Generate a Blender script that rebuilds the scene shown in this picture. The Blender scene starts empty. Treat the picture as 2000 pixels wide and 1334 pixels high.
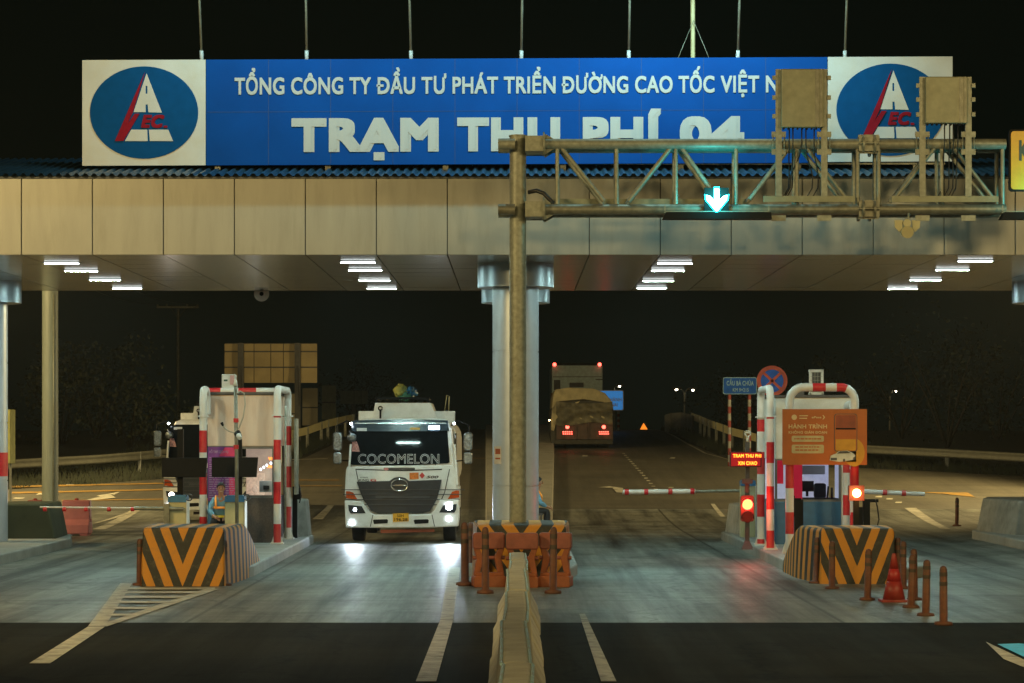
import bpy, bmesh, math, random
from mathutils import Vector, Matrix
random.seed(7)
R = math.radians
scene = bpy.context.scene
COL = scene.collection

# ------------------------------------------------------------------ camera, world, light
FP = 4722.0            # focal length in photo pixels (2000 px wide)
CAMH = 2.4
cam_d = bpy.data.cameras.new('camera')
cam = bpy.data.objects.new('camera', cam_d); COL.objects.link(cam)
cam.location = (0, 0, CAMH); cam.rotation_euler = (R(90), 0, 0)
cam_d.sensor_width = 36; cam_d.lens = FP * 36 / 2000
cam_d.shift_x = -5 / 2000; cam_d.shift_y = 183 / 2000
cam_d.clip_start = 0.3; cam_d.clip_end = 3000
scene.camera = cam

world = bpy.data.worlds.new("World"); scene.world = world; world.use_nodes = True
nt = world.node_tree
sky = nt.nodes.new('ShaderNodeTexSky'); sky.sky_type = 'NISHITA'; sky.sun_disc = False
sky.sun_elevation = R(-6); sky.sun_rotation = R(200)
bgn = nt.nodes['Background']
mixn = nt.nodes.new('ShaderNodeMix'); mixn.data_type = 'RGBA'
mixn.inputs[0].default_value = 0.75
mixn.inputs[7].default_value = (0.045, 0.075, 0.05, 1)
nt.links.new(sky.outputs[0], mixn.inputs[6]); nt.links.new(mixn.outputs[2], bgn.inputs[0])
bgn.inputs[1].default_value = 0.05

scene.view_settings.view_transform = 'Standard'; scene.view_settings.look = 'None'
scene.view_settings.exposure = 0.0; scene.view_settings.gamma = 1.0
scene.cycles.use_denoising = True
scene.cycles.max_bounces = 6; scene.cycles.sample_clamp_indirect = 4
scene.cycles.use_adaptive_sampling = True

# ------------------------------------------------------------------ ground profile and pixel helpers
def gz(y):
    t = (y - 60) / 58.0
    if t <= 0: return 0.0
    if t >= 1: return 2.68 - min((y - 118) * 0.02, 6)
    return 2.68 * t * t * (3 - 2 * t)
def P(px, py, Y):
    return Vector(((px - 1005) / FP * Y, Y, CAMH - (py - 850) / FP * Y))
def G(px, py, lift=0.0):
    k = (py - 850) / FP
    y = 12.0
    while y < 118 and (CAMH - gz(y) - lift) / y > k: y += 0.05
    return Vector(((px - 1005) / FP * y, y, gz(y) + lift))

# ------------------------------------------------------------------ materials
MATS = {}
def mat(name, col, rough=0.6, metal=0.0, var=0.18, vscale=6.0, bump=0.0, emit=None, es=0.0, spec=None, dirt=None, dscale=1.5, damt=0.4, stretch=(1,1,1)):
    if name in MATS: return MATS[name]
    m = bpy.data.materials.new(name); m.use_nodes = True
    n, l = m.node_tree.nodes, m.node_tree.links
    b = n['Principled BSDF']
    b.inputs['Roughness'].default_value = rough; b.inputs['Metallic'].default_value = metal
    if spec is not None: b.inputs['Specular IOR Level'].default_value = spec
    tc = n.new('ShaderNodeTexCoord'); mp = n.new('ShaderNodeMapping'); mp.inputs['Scale'].default_value = stretch
    l.new(tc.outputs['Object'], mp.inputs[0])
    no = n.new('ShaderNodeTexNoise'); no.inputs['Scale'].default_value = vscale; no.inputs['Detail'].default_value = 5
    l.new(mp.outputs[0], no.inputs['Vector'])
    rp = n.new('ShaderNodeValToRGB')
    c = Vector(col[:3])
    rp.color_ramp.elements[0].position = 0.3; rp.color_ramp.elements[1].position = 0.7
    rp.color_ramp.elements[0].color = (*(c * (1 - var)), 1); rp.color_ramp.elements[1].color = (*[min(1, v * (1 + var)) for v in c], 1)
    l.new(no.outputs['Fac'], rp.inputs[0])
    out = rp.outputs[0]
    if dirt:
        n2 = n.new('ShaderNodeTexNoise'); n2.inputs['Scale'].default_value = dscale; n2.inputs['Detail'].default_value = 8; n2.inputs['Roughness'].default_value = 0.7
        l.new(mp.outputs[0], n2.inputs['Vector'])
        r2 = n.new('ShaderNodeValToRGB'); r2.color_ramp.elements[0].position = 0.48; r2.color_ramp.elements[1].position = 0.68
        r2.color_ramp.elements[0].color = (0, 0, 0, 1); r2.color_ramp.elements[1].color = (damt, damt, damt, 1)
        l.new(n2.outputs['Fac'], r2.inputs[0])
        mx = n.new('ShaderNodeMix'); mx.data_type = 'RGBA'
        l.new(r2.outputs[0], mx.inputs[0]); l.new(out, mx.inputs[6]); mx.inputs[7].default_value = (*dirt, 1)
        out = mx.outputs[2]
    l.new(out, b.inputs['Base Color'])
    if bump:
        bp = n.new('ShaderNodeBump'); bp.inputs['Strength'].default_value = bump; bp.inputs['Distance'].default_value = 0.02
        l.new(no.outputs['Fac'], bp.inputs['Height']); l.new(bp.outputs[0], b.inputs['Normal'])
    if emit:
        b.inputs['Emission Color'].default_value = (*emit, 1); b.inputs['Emission Strength'].default_value = es
    MATS[name] = m
    return m

def chevron_mat(name, x0, period=0.62, slope=2.3, worn=0.25, off=0.0):
    """yellow and black V stripes on the front, upright stripes along the flanks"""
    m = bpy.data.materials.new(name); m.use_nodes = True
    n, l = m.node_tree.nodes, m.node_tree.links
    b = n['Principled BSDF']; b.inputs['Roughness'].default_value = 0.6
    tc = n.new('ShaderNodeTexCoord'); sx = n.new('ShaderNodeSeparateXYZ'); l.new(tc.outputs['Object'], sx.inputs[0])
    ge = n.new('ShaderNodeNewGeometry'); sn = n.new('ShaderNodeSeparateXYZ'); l.new(ge.outputs['True Normal'], sn.inputs[0])
    def M(op, a, c=None, d=None):
        x = n.new('ShaderNodeMath'); x.operation = op
        for i, v in enumerate((a, c, d)):
            if v is None: continue
            if isinstance(v, (int, float)): x.inputs[i].default_value = v
            else: l.new(v, x.inputs[i])
        return x.outputs[0]
    nz = n.new('ShaderNodeTexNoise'); nz.inputs['Scale'].default_value = 9; l.new(tc.outputs['Object'], nz.inputs['Vector'])
    wob = M('MULTIPLY', M('SUBTRACT', nz.outputs['Fac'], 0.5), 0.03)
    ax = M('ABSOLUTE', M('SUBTRACT', sx.outputs[0], x0))
    front = M('DIVIDE', M('ADD', M('SUBTRACT', sx.outputs[2], M('MULTIPLY', ax, slope)), wob), period)
    side = M('DIVIDE', M('ADD', sx.outputs[1], M('MULTIPLY', sx.outputs[2], 0.15)), 0.36)
    isside = M('GREATER_THAN', M('ABSOLUTE', sn.outputs[0]), 0.72)
    mxv = n.new('ShaderNodeMix'); l.new(isside, mxv.inputs[0]); l.new(front, mxv.inputs[2]); l.new(side, mxv.inputs[3])
    fr = M('FRACT', M('ADD', mxv.outputs[0], 20.0 + off))
    st = M('GREATER_THAN', fr, 0.50)
    n2 = n.new('ShaderNodeTexNoise'); n2.inputs['Scale'].default_value = 8; n2.inputs['Detail'].default_value = 12; n2.inputs['Roughness'].default_value = .75
    l.new(tc.outputs['Object'], n2.inputs['Vector'])
    wr = n.new('ShaderNodeValToRGB'); wr.color_ramp.elements[0].position = .5; wr.color_ramp.elements[1].position = .7
    wr.color_ramp.elements[0].color = (0,0,0,1); wr.color_ramp.elements[1].color = (worn*2, worn*2, worn*2, 1)
    l.new(n2.outputs['Fac'], wr.inputs[0])
    mx = n.new('ShaderNodeMix'); mx.data_type = 'RGBA'; l.new(st, mx.inputs[0])
    mx.inputs[6].default_value = (0.48, 0.20, 0.012, 1); mx.inputs[7].default_value = (0.015, 0.016, 0.014, 1)
    m2 = n.new('ShaderNodeMix'); m2.data_type = 'RGBA'; l.new(wr.outputs[0], m2.inputs[0]); l.new(mx.outputs[2], m2.inputs[6])
    m2.inputs[7].default_value = (0.13, 0.12, 0.09, 1)
    l.new(m2.outputs[2], b.inputs['Base Color'])
    return m

def ground_mat(name, base, alt, rough, tyre=0.5, cracks=True, joints=0.0, spec=.5, stains=0.0):
    m = bpy.data.materials.new(name); m.use_nodes = True
    n, l = m.node_tree.nodes, m.node_tree.links
    b = n['Principled BSDF']; b.inputs['Specular IOR Level'].default_value = spec
    tc = n.new('ShaderNodeTexCoord')
    def noise(scale, st, det=6, rg=.6):
        mp = n.new('ShaderNodeMapping'); mp.inputs['Scale'].default_value = st; l.new(tc.outputs['Object'], mp.inputs[0])
        x = n.new('ShaderNodeTexNoise'); x.inputs['Scale'].default_value = scale; x.inputs['Detail'].default_value = det; x.inputs['Roughness'].default_value = rg
        l.new(mp.outputs[0], x.inputs['Vector']); return x.outputs['Fac']
    def ramp(f, a, c, ca, cb):
        r = n.new('ShaderNodeValToRGB'); r.color_ramp.elements[0].position = a; r.color_ramp.elements[1].position = c
        r.color_ramp.elements[0].color = (*ca, 1); r.color_ramp.elements[1].color = (*cb, 1); l.new(f, r.inputs[0]); return r.outputs[0]
    big = noise(0.35, (1, 1, 1)); c1 = ramp(big, .35, .65, base, alt)
    fine = noise(22, (1, 1, 1), 3); c2 = ramp(fine, .3, .7, (.78,)*3, (1.15,)*3)
    mul = n.new('ShaderNodeMix'); mul.data_type = 'RGBA'; mul.blend_type = 'MULTIPLY'; mul.inputs[0].default_value = 1
    l.new(c1, mul.inputs[6]); l.new(c2, mul.inputs[7])
    st = noise(1.0, (1.6, .06, 1), 8, .65); c3 = ramp(st, .42, .66, (1, 1, 1), (1 - tyre,)*3)
    m3 = n.new('ShaderNodeMix'); m3.data_type = 'RGBA'; m3.blend_type = 'MULTIPLY'; m3.inputs[0].default_value = 1
    l.new(mul.outputs[2], m3.inputs[6]); l.new(c3, m3.inputs[7])
    st2 = noise(1.0, (.15, 2.2, 1), 7, .6); c4 = ramp(st2, .45, .7, (1, 1, 1), (.66,)*3)
    m4 = n.new('ShaderNodeMix'); m4.data_type = 'RGBA'; m4.blend_type = 'MULTIPLY'; m4.inputs[0].default_value = 1
    l.new(m3.outputs[2], m4.inputs[6]); l.new(c4, m4.inputs[7])
    out = m4.outputs[2]
    if stains:
        sn_ = noise(.8, (1, .55, 1), 9, .75); c6 = ramp(sn_, .50, .62, (1, 1, 1), (.45, .45, .42))
        m6 = n.new('ShaderNodeMix'); m6.data_type = 'RGBA'; m6.blend_type = 'MULTIPLY'; m6.inputs[0].default_value = stains
        l.new(out, m6.inputs[6]); l.new(c6, m6.inputs[7]); out = m6.outputs[2]
        vo = n.new('ShaderNodeTexVoronoi'); vo.feature = 'DISTANCE_TO_EDGE'; vo.inputs['Scale'].default_value = .28
        wv = n.new('ShaderNodeTexNoise'); wv.inputs['Scale'].default_value = 1.2; wv.inputs['Detail'].default_value = 6
        l.new(tc.outputs['Object'], wv.inputs['Vector'])
        ad_ = n.new('ShaderNodeVectorMath'); ad_.operation = 'MULTIPLY_ADD'; l.new(wv.outputs['Color'], ad_.inputs[0]); ad_.inputs[1].default_value = (1.6, 1.6, 0); l.new(tc.outputs['Object'], ad_.inputs[2])
        l.new(ad_.outputs[0], vo.inputs['Vector'])
        c7 = ramp(vo.outputs['Distance'], .004, .014, (.30,)*3, (1, 1, 1))
        m7 = n.new('ShaderNodeMix'); m7.data_type = 'RGBA'; m7.blend_type = 'MULTIPLY'; m7.inputs[0].default_value = .8
        l.new(out, m7.inputs[6]); l.new(c7, m7.inputs[7]); out = m7.outputs[2]
    if joints:
        br = n.new('ShaderNodeTexBrick'); br.offset = 0; br.inputs['Scale'].default_value = 1
        br.inputs['Brick Width'].default_value = 4.2; br.inputs['Row Height'].default_value = 5.0; br.inputs['Mortar Size'].default_value = 0.03
        br.inputs['Color1'].default_value = (1,1,1,1); br.inputs['Color2'].default_value = (.9,.9,.9,1); br.inputs['Mortar'].default_value = (.3,.3,.3,1)
        l.new(tc.outputs['Object'], br.inputs['Vector'])
        m5 = n.new('ShaderNodeMix'); m5.data_type = 'RGBA'; m5.blend_type = 'MULTIPLY'; m5.inputs[0].default_value = joints
        l.new(out, m5.inputs[6]); l.new(br.outputs['Color'], m5.inputs[7]); out = m5.outputs[2]
    l.new(out, b.inputs['Base Color'])
    rr = n.new('ShaderNodeMapRange'); rr.inputs[3].default_value = rough - .16; rr.inputs[4].default_value = rough + .16
    l.new(st, rr.inputs[0]); l.new(rr.outputs[0], b.inputs['Roughness'])
    bp = n.new('ShaderNodeBump'); bp.inputs['Strength'].default_value = .35; bp.inputs['Distance'].default_value = .006
    l.new(fine, bp.inputs['Height']); l.new(bp.outputs[0], b.inputs['Normal'])
    return m

WHITE = mat('white paint', (.62, .62, .60), .45, var=.08, dirt=(.25, .22, .16), damt=.35)
TRUCKWHITE = mat('truck white', (.74, .75, .74), .28, var=.05, vscale=3, dirt=(.3, .27, .22), dscale=2.5, damt=.3)
RED = mat('red paint', (.50, .012, .02), .4, var=.15, dirt=(.35,.2,.15), damt=.25)
GALV = mat('galvanised steel', (.25, .26, .21), .5, metal=.25, var=.22, vscale=14, dirt=(.12, .10, .06), damt=.5)
GALVD = mat('dull steel', (.2, .2, .16), .5, metal=.5, var=.25, vscale=10, dirt=(.06,.05,.03), damt=.5)
COLUMN = mat('silver cladding', (.46, .50, .55), .36, metal=.4, var=.05)
CAPM = mat('brushed drum', (.44, .48, .53), .36, metal=.6, var=.08)
FASCIA = mat('aluminium panel', (.29, .285, .25), .42, metal=.15, var=.07, vscale=1.1, dirt=(.17, .165, .13), dscale=1.3, damt=.32, stretch=(4, 1, .6))
SOFFIT = mat('polished soffit', (.50, .50, .46), .20, metal=.7, var=.14, vscale=1.4, bump=.05, stretch=(.5, 6, 1))
BLACK = mat('black matt', (.003, .003, .003), .6, var=.3, spec=.2)
DARK = mat('dark grey', (.05, .05, .052), .5, var=.3)
RUBBER = mat('rubber', (.018, .018, .018), .8, var=.3)
GLASSD = mat('dark glass', (.008, .010, .012), .03, var=.2, spec=.2)
BLUESIGN = mat('blue sign face', (.002, .052, .25), .75, spec=.06, var=.08, vscale=1.5, dirt=(.004, .045, .22), dscale=1.2, damt=.4)
BLUELOGO = mat('logo blue', (.003, .06, .19), .8, spec=.04, var=.08)
SIGNWHITE = mat('sign white', (.44, .46, .46), .5, var=.07, vscale=2, dirt=(.42, .36, .25), damt=.35)
LETTER = mat('letter white', (.36, .38, .39), .45, var=.06, vscale=3, dirt=(.36, .34, .3), dscale=3, damt=.5, stretch=(6, 1, .6))
LOGORED = mat('logo red', (.22, .006, .018), .7, spec=.1)
ROOFBLUE = mat('blue roofing sheet', (.03, .075, .12), .35, metal=.4, var=.2)
CONC = mat('cast concrete', (.23, .22, .19), .8, var=.16, vscale=5, bump=.3, dirt=(.07, .065, .05), damt=.6)
CONCB = mat('barrier concrete', (.36, .345, .28), .75, var=.12, vscale=4, bump=.2, dirt=(.10, .09, .06), damt=.5)
PALEBLUE = mat('worn pale blue paint', (.28, .42, .45), .55, var=.2, vscale=12, dirt=(.27,.25,.2), dscale=4, damt=.9)
ORANGEP = mat('orange plastic', (.25, .065, .018), .5, var=.2, vscale=8, dirt=(.16, .06, .03), damt=.6)
REDP = mat('red plastic', (.26, .022, .018), .5, var=.2, vscale=6, dirt=(.2, .08, .05), damt=.5)
PINKP = mat('faded red plastic', (.24, .065, .07), .5, var=.15, vscale=5, dirt=(.2, .07, .06), damt=.5)
BOLLARD = mat('bollard rubber', (.11, .036, .016), .6, var=.3, vscale=14, dirt=(.05, .03, .02), damt=.8, dscale=5)
BAND = mat('reflective band', (.38, .30, .2), .35, var=.2)
DARKBAND = mat('dark band', (.05, .035, .025), .6)
CREAM = mat('cream wall', (.62, .50, .42), .6, var=.08, vscale=1.5, dirt=(.36, .22, .16), dscale=1.2, damt=.5, stretch=(3, 3, .5))
BOOTHW = mat('booth white', (.55, .56, .52), .5, var=.07, vscale=2, dirt=(.32, .3, .22), damt=.4)
BOOTHB = mat('booth blue', (.025, .10, .19), .45, var=.12)
BOOTHBR = mat('booth brown', (.075, .06, .055), .6, var=.3, vscale=40)
STEELFRAME = mat('window frame', (.13, .14, .15), .4, metal=.5)
CABY = mat('cabinet cream', (.44, .40, .22), .5, var=.1, dirt=(.2,.16,.08), damt=.4)
CABB = mat('cabinet blue', (.03, .15, .30), .4)
BOXM = mat('grey green enclosure', (.22, .225, .155), .5, metal=.2, var=.14, vscale=9, dirt=(.18,.16,.09), damt=.4)
CABLE = mat('black cable', (.012, .012, .012), .5)
GREYCABLE = mat('grey conduit', (.33, .32, .27), .5)
LINEW = mat('road line white', (.42, .40, .33), .6, var=.25, vscale=7, dirt=(.11, .10, .085), dscale=3, damt=.85)
LINEY = mat('road line yellow', (.26, .15, .03), .6, var=.2, vscale=7, dirt=(.1, .08, .05), dscale=3, damt=.7)
LEDW = mat('led tube', (.8, .8, .8), .4, emit=(.66, 1.0, .93), es=400)
LEDSIDE = mat('led tube side', (.8, .8, .8), .4, emit=(.9, .97, 1.0), es=2.2)
HEADL = mat('headlight glow', (.8, .8, .8), .3, emit=(.78, .9, 1.0), es=55)
HEADS = mat('small lamp glow', (.8, .8, .8), .3, emit=(.8, .9, 1.0), es=45)
HEADWARM = mat('warm headlight glow', (.8, .8, .8), .3, emit=(1.0, .78, .55), es=25)
REDLAMP = mat('red lamp glow', (.5, .02, .02), .4, emit=(1, .05, .03), es=10)
REDLAMPC = mat('red lamp core', (.5, .1, .05), .4, emit=(1, .09, .06), es=6)
AMBER = mat('amber lamp glow', (.8, .4, .1), .4, emit=(1, .42, .1), es=40)
SIGNALY = mat('signal lamp core', (.8, .3, .1), .4, emit=(1, .35, .03), es=7)
LEDRED = mat('led red field', (.15, .0, .0), .5, emit=(.8, .0, .02), es=.35)
LEDTXT = mat('led amber letters', (.8, .3, .0), .5, emit=(1, .22, .02), es=4)
ARROWM = mat('arrow light', (.9, .9, .9), .4, emit=(.72, .95, 1.0), es=9)
ARROWC = mat('cyan arrow rim', (.1, .6, .6), .4, emit=(.0, .8, .9), es=14)
SODIUM = mat('sodium lamp glow', (.9, .6, .3), .4, emit=(1, .62, .25), es=30)
PALELAMP = mat('pale lamp glow', (.9, .9, .8), .4, emit=(1, .86, .62), es=20)
TURN = mat('amber lens', (.55, .08, .01), .2, var=.3, vscale=40)
PLATE = mat('plate yellow', (.62, .33, .02), .4)
GRILLE = mat('grille dark', (.014, .020, .030), .4, var=.2)
CHROME = mat('chrome', (.6, .62, .64), .18, metal=.95, var=.1)
MIRRORC = mat('wrapped chrome', (.22, .24, .26), .3, metal=.8, var=.4, vscale=25, bump=.8)
TARP = mat('dusty tarpaulin', (.25, .22, .13), .75, var=.2, vscale=4, bump=.5, dirt=(.12,.10,.06), damt=.6)
CARGO = mat('dark cargo netting', (.022, .021, .016), .8, var=.4, vscale=6, bump=.6)
RUSTY = mat('rusty tailgate', (.042, .022, .016), .7, var=.4, vscale=6)
BOARDBACK = mat('billboard back sheet', (.38, .30, .15), .55, metal=.1, var=.18, vscale=.8, dirt=(.25,.2,.1), dscale=.7, damt=.6)
BOARDBACK2 = mat('weathered back sheet', (.34, .30, .20), .65, var=.2, vscale=.8)
ROADBLUE = mat('road sign blue', (.006, .05, .26), .6, spec=.1)
ROADBLUE2 = mat('glowing road sign blue', (.03, .22, .55), .4, emit=(.03, .25, .7), es=.5)  # emission makes the sign face look lit
ORANGEAD = mat('orange poster', (.36, .085, .006), .5, var=.12, vscale=3)
ADDARK = mat('poster dark red', (.22, .04, .01), .5, var=.2)
ADYEL = mat('poster yellow', (.42, .21, .01), .5, var=.15)
ADPALE = mat('poster pale', (.40, .33, .17), .5, var=.15)
ADTEXT = mat('poster lettering', (.55, .40, .20), .5)
ADCAR = mat('poster car silver', (.42, .46, .42), .5)
PURPLE = mat('purple poster', (.16, .03, .22), .45, var=.5, vscale=5)
PINK = mat('poster pink', (.55, .02, .13), .45, var=.3, vscale=3)
POSTTXT = mat('poster small print', (.35, .25, .42), .5)
SKIN = mat('skin', (.42, .22, .14), .5, var=.06)
HAIR = mat('hair', (.012, .010, .009), .6)
SHIRT = mat('blue shirt', (.14, .33, .50), .8, var=.08)
TROUSER = mat('black trousers', (.014, .014, .017), .8)
VEST = mat('reflective orange strap', (.85, .32, .05), .5, emit=(1, .35, .05), es=.12)  # faint emission stands in for light the strap throws back
VESTY = mat('yellow vest', (.65, .5, .02), .7)
GRASS = mat('grass blades', (.012, .017, .005), .8, var=.5, vscale=1)
LEAF = mat('leaves', (.014, .021, .008), .7, var=.5, vscale=1)
BARK = mat('bark', (.022, .018, .012), .9)
WOODG = mat('yellow board', (.36, .34, .10), .6)
YELSIGN = mat('orange yellow plate', (.72, .32, .01), .45, var=.1)
INWALL = mat('glowing booth wall', (.5, .52, .56), .6, emit=(.45, .47, .66), es=.55)  # room light put into the wall as a bluish glow
INWALLW = mat('warm glowing wall', (.6, .5, .42), .6, emit=(.8, .55, .42), es=.35)  # warm room light put into the wall as emission
INWARMBLOB = mat('frosted film', (.6, .5, .42), .4, var=.5, vscale=14, emit=(.9, .6, .42), es=.55)  # patch glows by itself to look lit from inside
CHAIRM = mat('office furniture', (.03, .03, .035), .6)
REDWIN = mat('red window reflection', (.3, .01, .03), .3, emit=(.8, .02, .06), es=.4)  # painted reflection of the red LED board, glowing
GREENT = mat('green cloth', (.05, .16, .10), .8, var=.3)
YELT = mat('yellow cloth', (.26, .26, .06), .8, var=.3)
CYANP = mat('blue ground patch', (.02, .35, .55), .4, var=.2, emit=(.0, .3, .5), es=.12)  # blue patch, faintly emissive
TERR = ground_mat('verge soil', (.016, .018, .008), (.026, .025, .013), .9, 0)
ASPH = ground_mat('asphalt', (.075, .07, .055), (.10, .092, .07), .6, .3)
CONCG = ground_mat('concrete paving', (.25, .26, .235), (.17, .172, .145), .48, .85, joints=1.0, stains=1.0, spec=.35)
FOREASPH = ground_mat('dark asphalt', (.011, .012, .009), (.020, .020, .014), .85, .35, spec=.12, stains=.5)
PAVE = mat('island paving', (.25, .245, .22), .7, var=.15, vscale=3, bump=.2, dirt=(.10,.09,.07), damt=.6)

# ------------------------------------------------------------------ mesh builder
class MB:
    def __init__(s): s.v, s.f, s.mi = [], [], []; s.cur = 0; s.sm = []
    def add(s, vs, fs, smooth=False):
        o = len(s.v); s.v += [Vector(v) for v in vs]
        for f in fs: s.f.append([i + o for i in f]); s.mi.append(s.cur); s.sm.append(smooth)
        return s
    def box(s, c, d, rz=0, rx=0, ry=0, taper=None):
        """centre, size"""
        hx, hy, hz = d[0]/2, d[1]/2, d[2]/2
        vs = []
        for z in (-1, 1):
            k = 1 if (z < 0 or not taper) else taper
            for x, y in ((-1,-1),(1,-1),(1,1),(-1,1)): vs.append(Vector((x*hx*k, y*hy*k, z*hz)))
        M = Matrix.Rotation(rz, 3, 'Z') @ Matrix.Rotation(ry, 3, 'Y') @ Matrix.Rotation(rx, 3, 'X')
        vs = [M @ v + Vector(c) for v in vs]
        return s.add(vs, [(3,2,1,0),(4,5,6,7),(0,1,5,4),(1,2,6,5),(2,3,7,6),(3,0,4,7)])
    def rbox(s, c, d, r=.02, n=3):
        """box with rounded edges in plan of the front face (x z), extruded along y"""
        pts = []
        for cx, cz, a0 in ((1,1,0),(-1,1,90),(-1,-1,180),(1,-1,270)):
            for k in range(n+1):
                a = R(a0 + 90*k/n)
                pts.append((c[0] + cx*(d[0]/2 - r) + r*math.cos(a), c[2] + cz*(d[2]/2 - r) + r*math.sin(a)))
        return s.prism(pts, c[1]-d[1]/2, c[1]+d[1]/2)
    def prism(s, pts, y0, y1):
        """outline in (x,z), extruded in y"""
        n = len(pts)
        ar = sum(pts[i][0]*pts[(i+1)%n][1]-pts[(i+1)%n][0]*pts[i][1] for i in range(n))
        if ar < 0: pts = pts[::-1]
        vs = [(x, y0, z) for x, z in pts] + [(x, y1, z) for x, z in pts]
        fs = [tuple(range(n)), tuple(range(2*n-1, n-1, -1))]
        fs += [(i, i+n, (i+1)%n+n, (i+1)%n) for i in range(n)]
        return s.add(vs, fs)
    def prismz(s, pts, z0, z1):
        n = len(pts)
        ar = sum(pts[i][0]*pts[(i+1)%n][1]-pts[(i+1)%n][0]*pts[i][1] for i in range(n))
        if ar < 0: pts = pts[::-1]
        vs = [(x, y, z0) for x, y in pts] + [(x, y, z1) for x, y in pts]
        fs = [tuple(range(n-1,-1,-1)), tuple(range(n, 2*n))]
        fs += [(i, (i+1)%n, (i+1)%n+n, i+n) for i in range(n)]
        return s.add(vs, fs)
    def prismx(s, pts, x0, x1):
        """outline in (y,z) extruded in x"""
        n = len(pts)
        ar = sum(pts[i][0]*pts[(i+1)%n][1]-pts[(i+1)%n][0]*pts[i][1] for i in range(n))
        if ar < 0: pts = pts[::-1]
        vs = [(x0, y, z) for y, z in pts] + [(x1, y, z) for y, z in pts]
        fs = [tuple(range(n-1,-1,-1)), tuple(range(n, 2*n))]
        fs += [(i, (i+1)%n, (i+1)%n+n, i+n) for i in range(n)]
        return s.add(vs, fs)
    def cyl(s, a, b, r0, r1=None, n=20, cap=True):
        r1 = r0 if r1 is None else r1
        a, b = Vector(a), Vector(b); d = (b-a).normalized()
        u = d.orthogonal().normalized()
        if abs(d.z) > .99: u = Vector((1,0,0))
        w = d.cross(u)
        vs = [a + (u*math.cos(2*math.pi*i/n) + w*math.sin(2*math.pi*i/n))*r0 for i in range(n)]
        vs += [b + (u*math.cos(2*math.pi*i/n) + w*math.sin(2*math.pi*i/n))*r1 for i in range(n)]
        s.add(vs, [(i, (i+1)%n, (i+1)%n+n, i+n) for i in range(n)], True)
        if cap: s.add(vs, [tuple(range(n-1,-1,-1)), tuple(range(n, 2*n))])
        return s
    def tube(s, pts, r, n=10, mats=None):
        pts = [Vector(p) for p in pts]; rings = []
        u = None
        for i, p in enumerate(pts):
            d = (pts[min(i+1, len(pts)-1)] - pts[max(i-1, 0)]).normalized()
            if u is None:
                u = d.orthogonal().normalized()
            else:
                u = (u - d*u.dot(d)).normalized()
            w = d.cross(u)
            rr = r[i] if isinstance(r, (list, tuple)) else r
            rings.append([p + (u*math.cos(2*math.pi*k/n) + w*math.sin(2*math.pi*k/n))*rr for k in range(n)])
        o = len(s.v); s.v += [v for rg in rings for v in rg]
        for i in range(len(pts)-1):
            for k in range(n):
                s.f.append([o+i*n+k, o+i*n+(k+1)%n, o+(i+1)*n+(k+1)%n, o+(i+1)*n+k]); s.sm.append(True)
                s.mi.append(mats[i] if mats else s.cur)
        s.f.append([o+k for k in range(n-1,-1,-1)]); s.mi.append(mats[0] if mats else s.cur); s.sm.append(False)
        s.f.append([o+(len(pts)-1)*n+k for k in range(n)]); s.mi.append(mats[-1] if mats else s.cur); s.sm.append(False)
        return s
    def ellipsoid(s, c, r, n=16, m=10):
        vs, fs = [], []
        for j in range(m+1):
            t = math.pi*j/m
            for i in range(n):
                a = 2*math.pi*i/n
                vs.append((c[0]+r[0]*math.sin(t)*math.cos(a), c[1]+r[1]*math.sin(t)*math.sin(a), c[2]+r[2]*math.cos(t)))
        for j in range(m):
            for i in range(n): fs.append((j*n+i, (j+1)*n+i, (j+1)*n+(i+1)%n, j*n+(i+1)%n))
        return s.add(vs, fs, True)
    def shift(s, d):
        d = Vector(d); s.v = [v + d for v in s.v]; return s
    def xf(s, M): s.v = [M @ v for v in s.v]; return s
    def build(s, name, mats, parent=None, origin=None):
        if not isinstance(mats, (list, tuple)): mats = [mats]
        if parent is not None: o_ = Vector(parent.get('_org', (0,0,0)))
        elif origin is not None: o_ = Vector(origin)
        else: o_ = Vector((0,0,0))
        me = bpy.data.meshes.new(name)
        me.from_pydata([tuple(v - o_) for v in s.v], [], s.f); me.update()
        for m in mats: me.materials.append(m)
        me.polygons.foreach_set('material_index', s.mi)
        me.polygons.foreach_set('use_smooth', s.sm)
        ob = bpy.data.objects.new(name, me); COL.objects.link(ob)
        if parent is not None: ob.parent = parent
        else: ob.location = o_
        ob['_org'] = tuple(o_)
        return ob

def thing(name, label, cat, loc=(0,0,0), group=None):
    o = bpy.data.objects.new(name, None); COL.objects.link(o)
    o.empty_display_size = .3
    o.location = loc; o['_org'] = tuple(loc); o['label'] = label; o['category'] = cat
    if group: o['group'] = group
    return o
def tag(o, label, cat, group=None):
    o['label'] = label; o['category'] = cat
    if group: o['group'] = group
    return o
def struct(o): o['kind'] = 'structure'; return o
def copy_tree(o, parent=None):
    c = o.copy(); COL.objects.link(c)
    if parent is not None: c.parent = parent
    for ch in [x for x in bpy.data.objects if x.parent == o]: copy_tree(ch, c)
    return c

def bezel(mb, o, w=.012, seg=2):
    md = o.modifiers.new('bevel', 'BEVEL'); md.width = w; md.segments = seg; md.limit_method = 'ANGLE'; md.angle_limit = R(40)
    return o
def bev(o, w=.012, seg=2): return bezel(None, o, w, seg)

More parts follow.
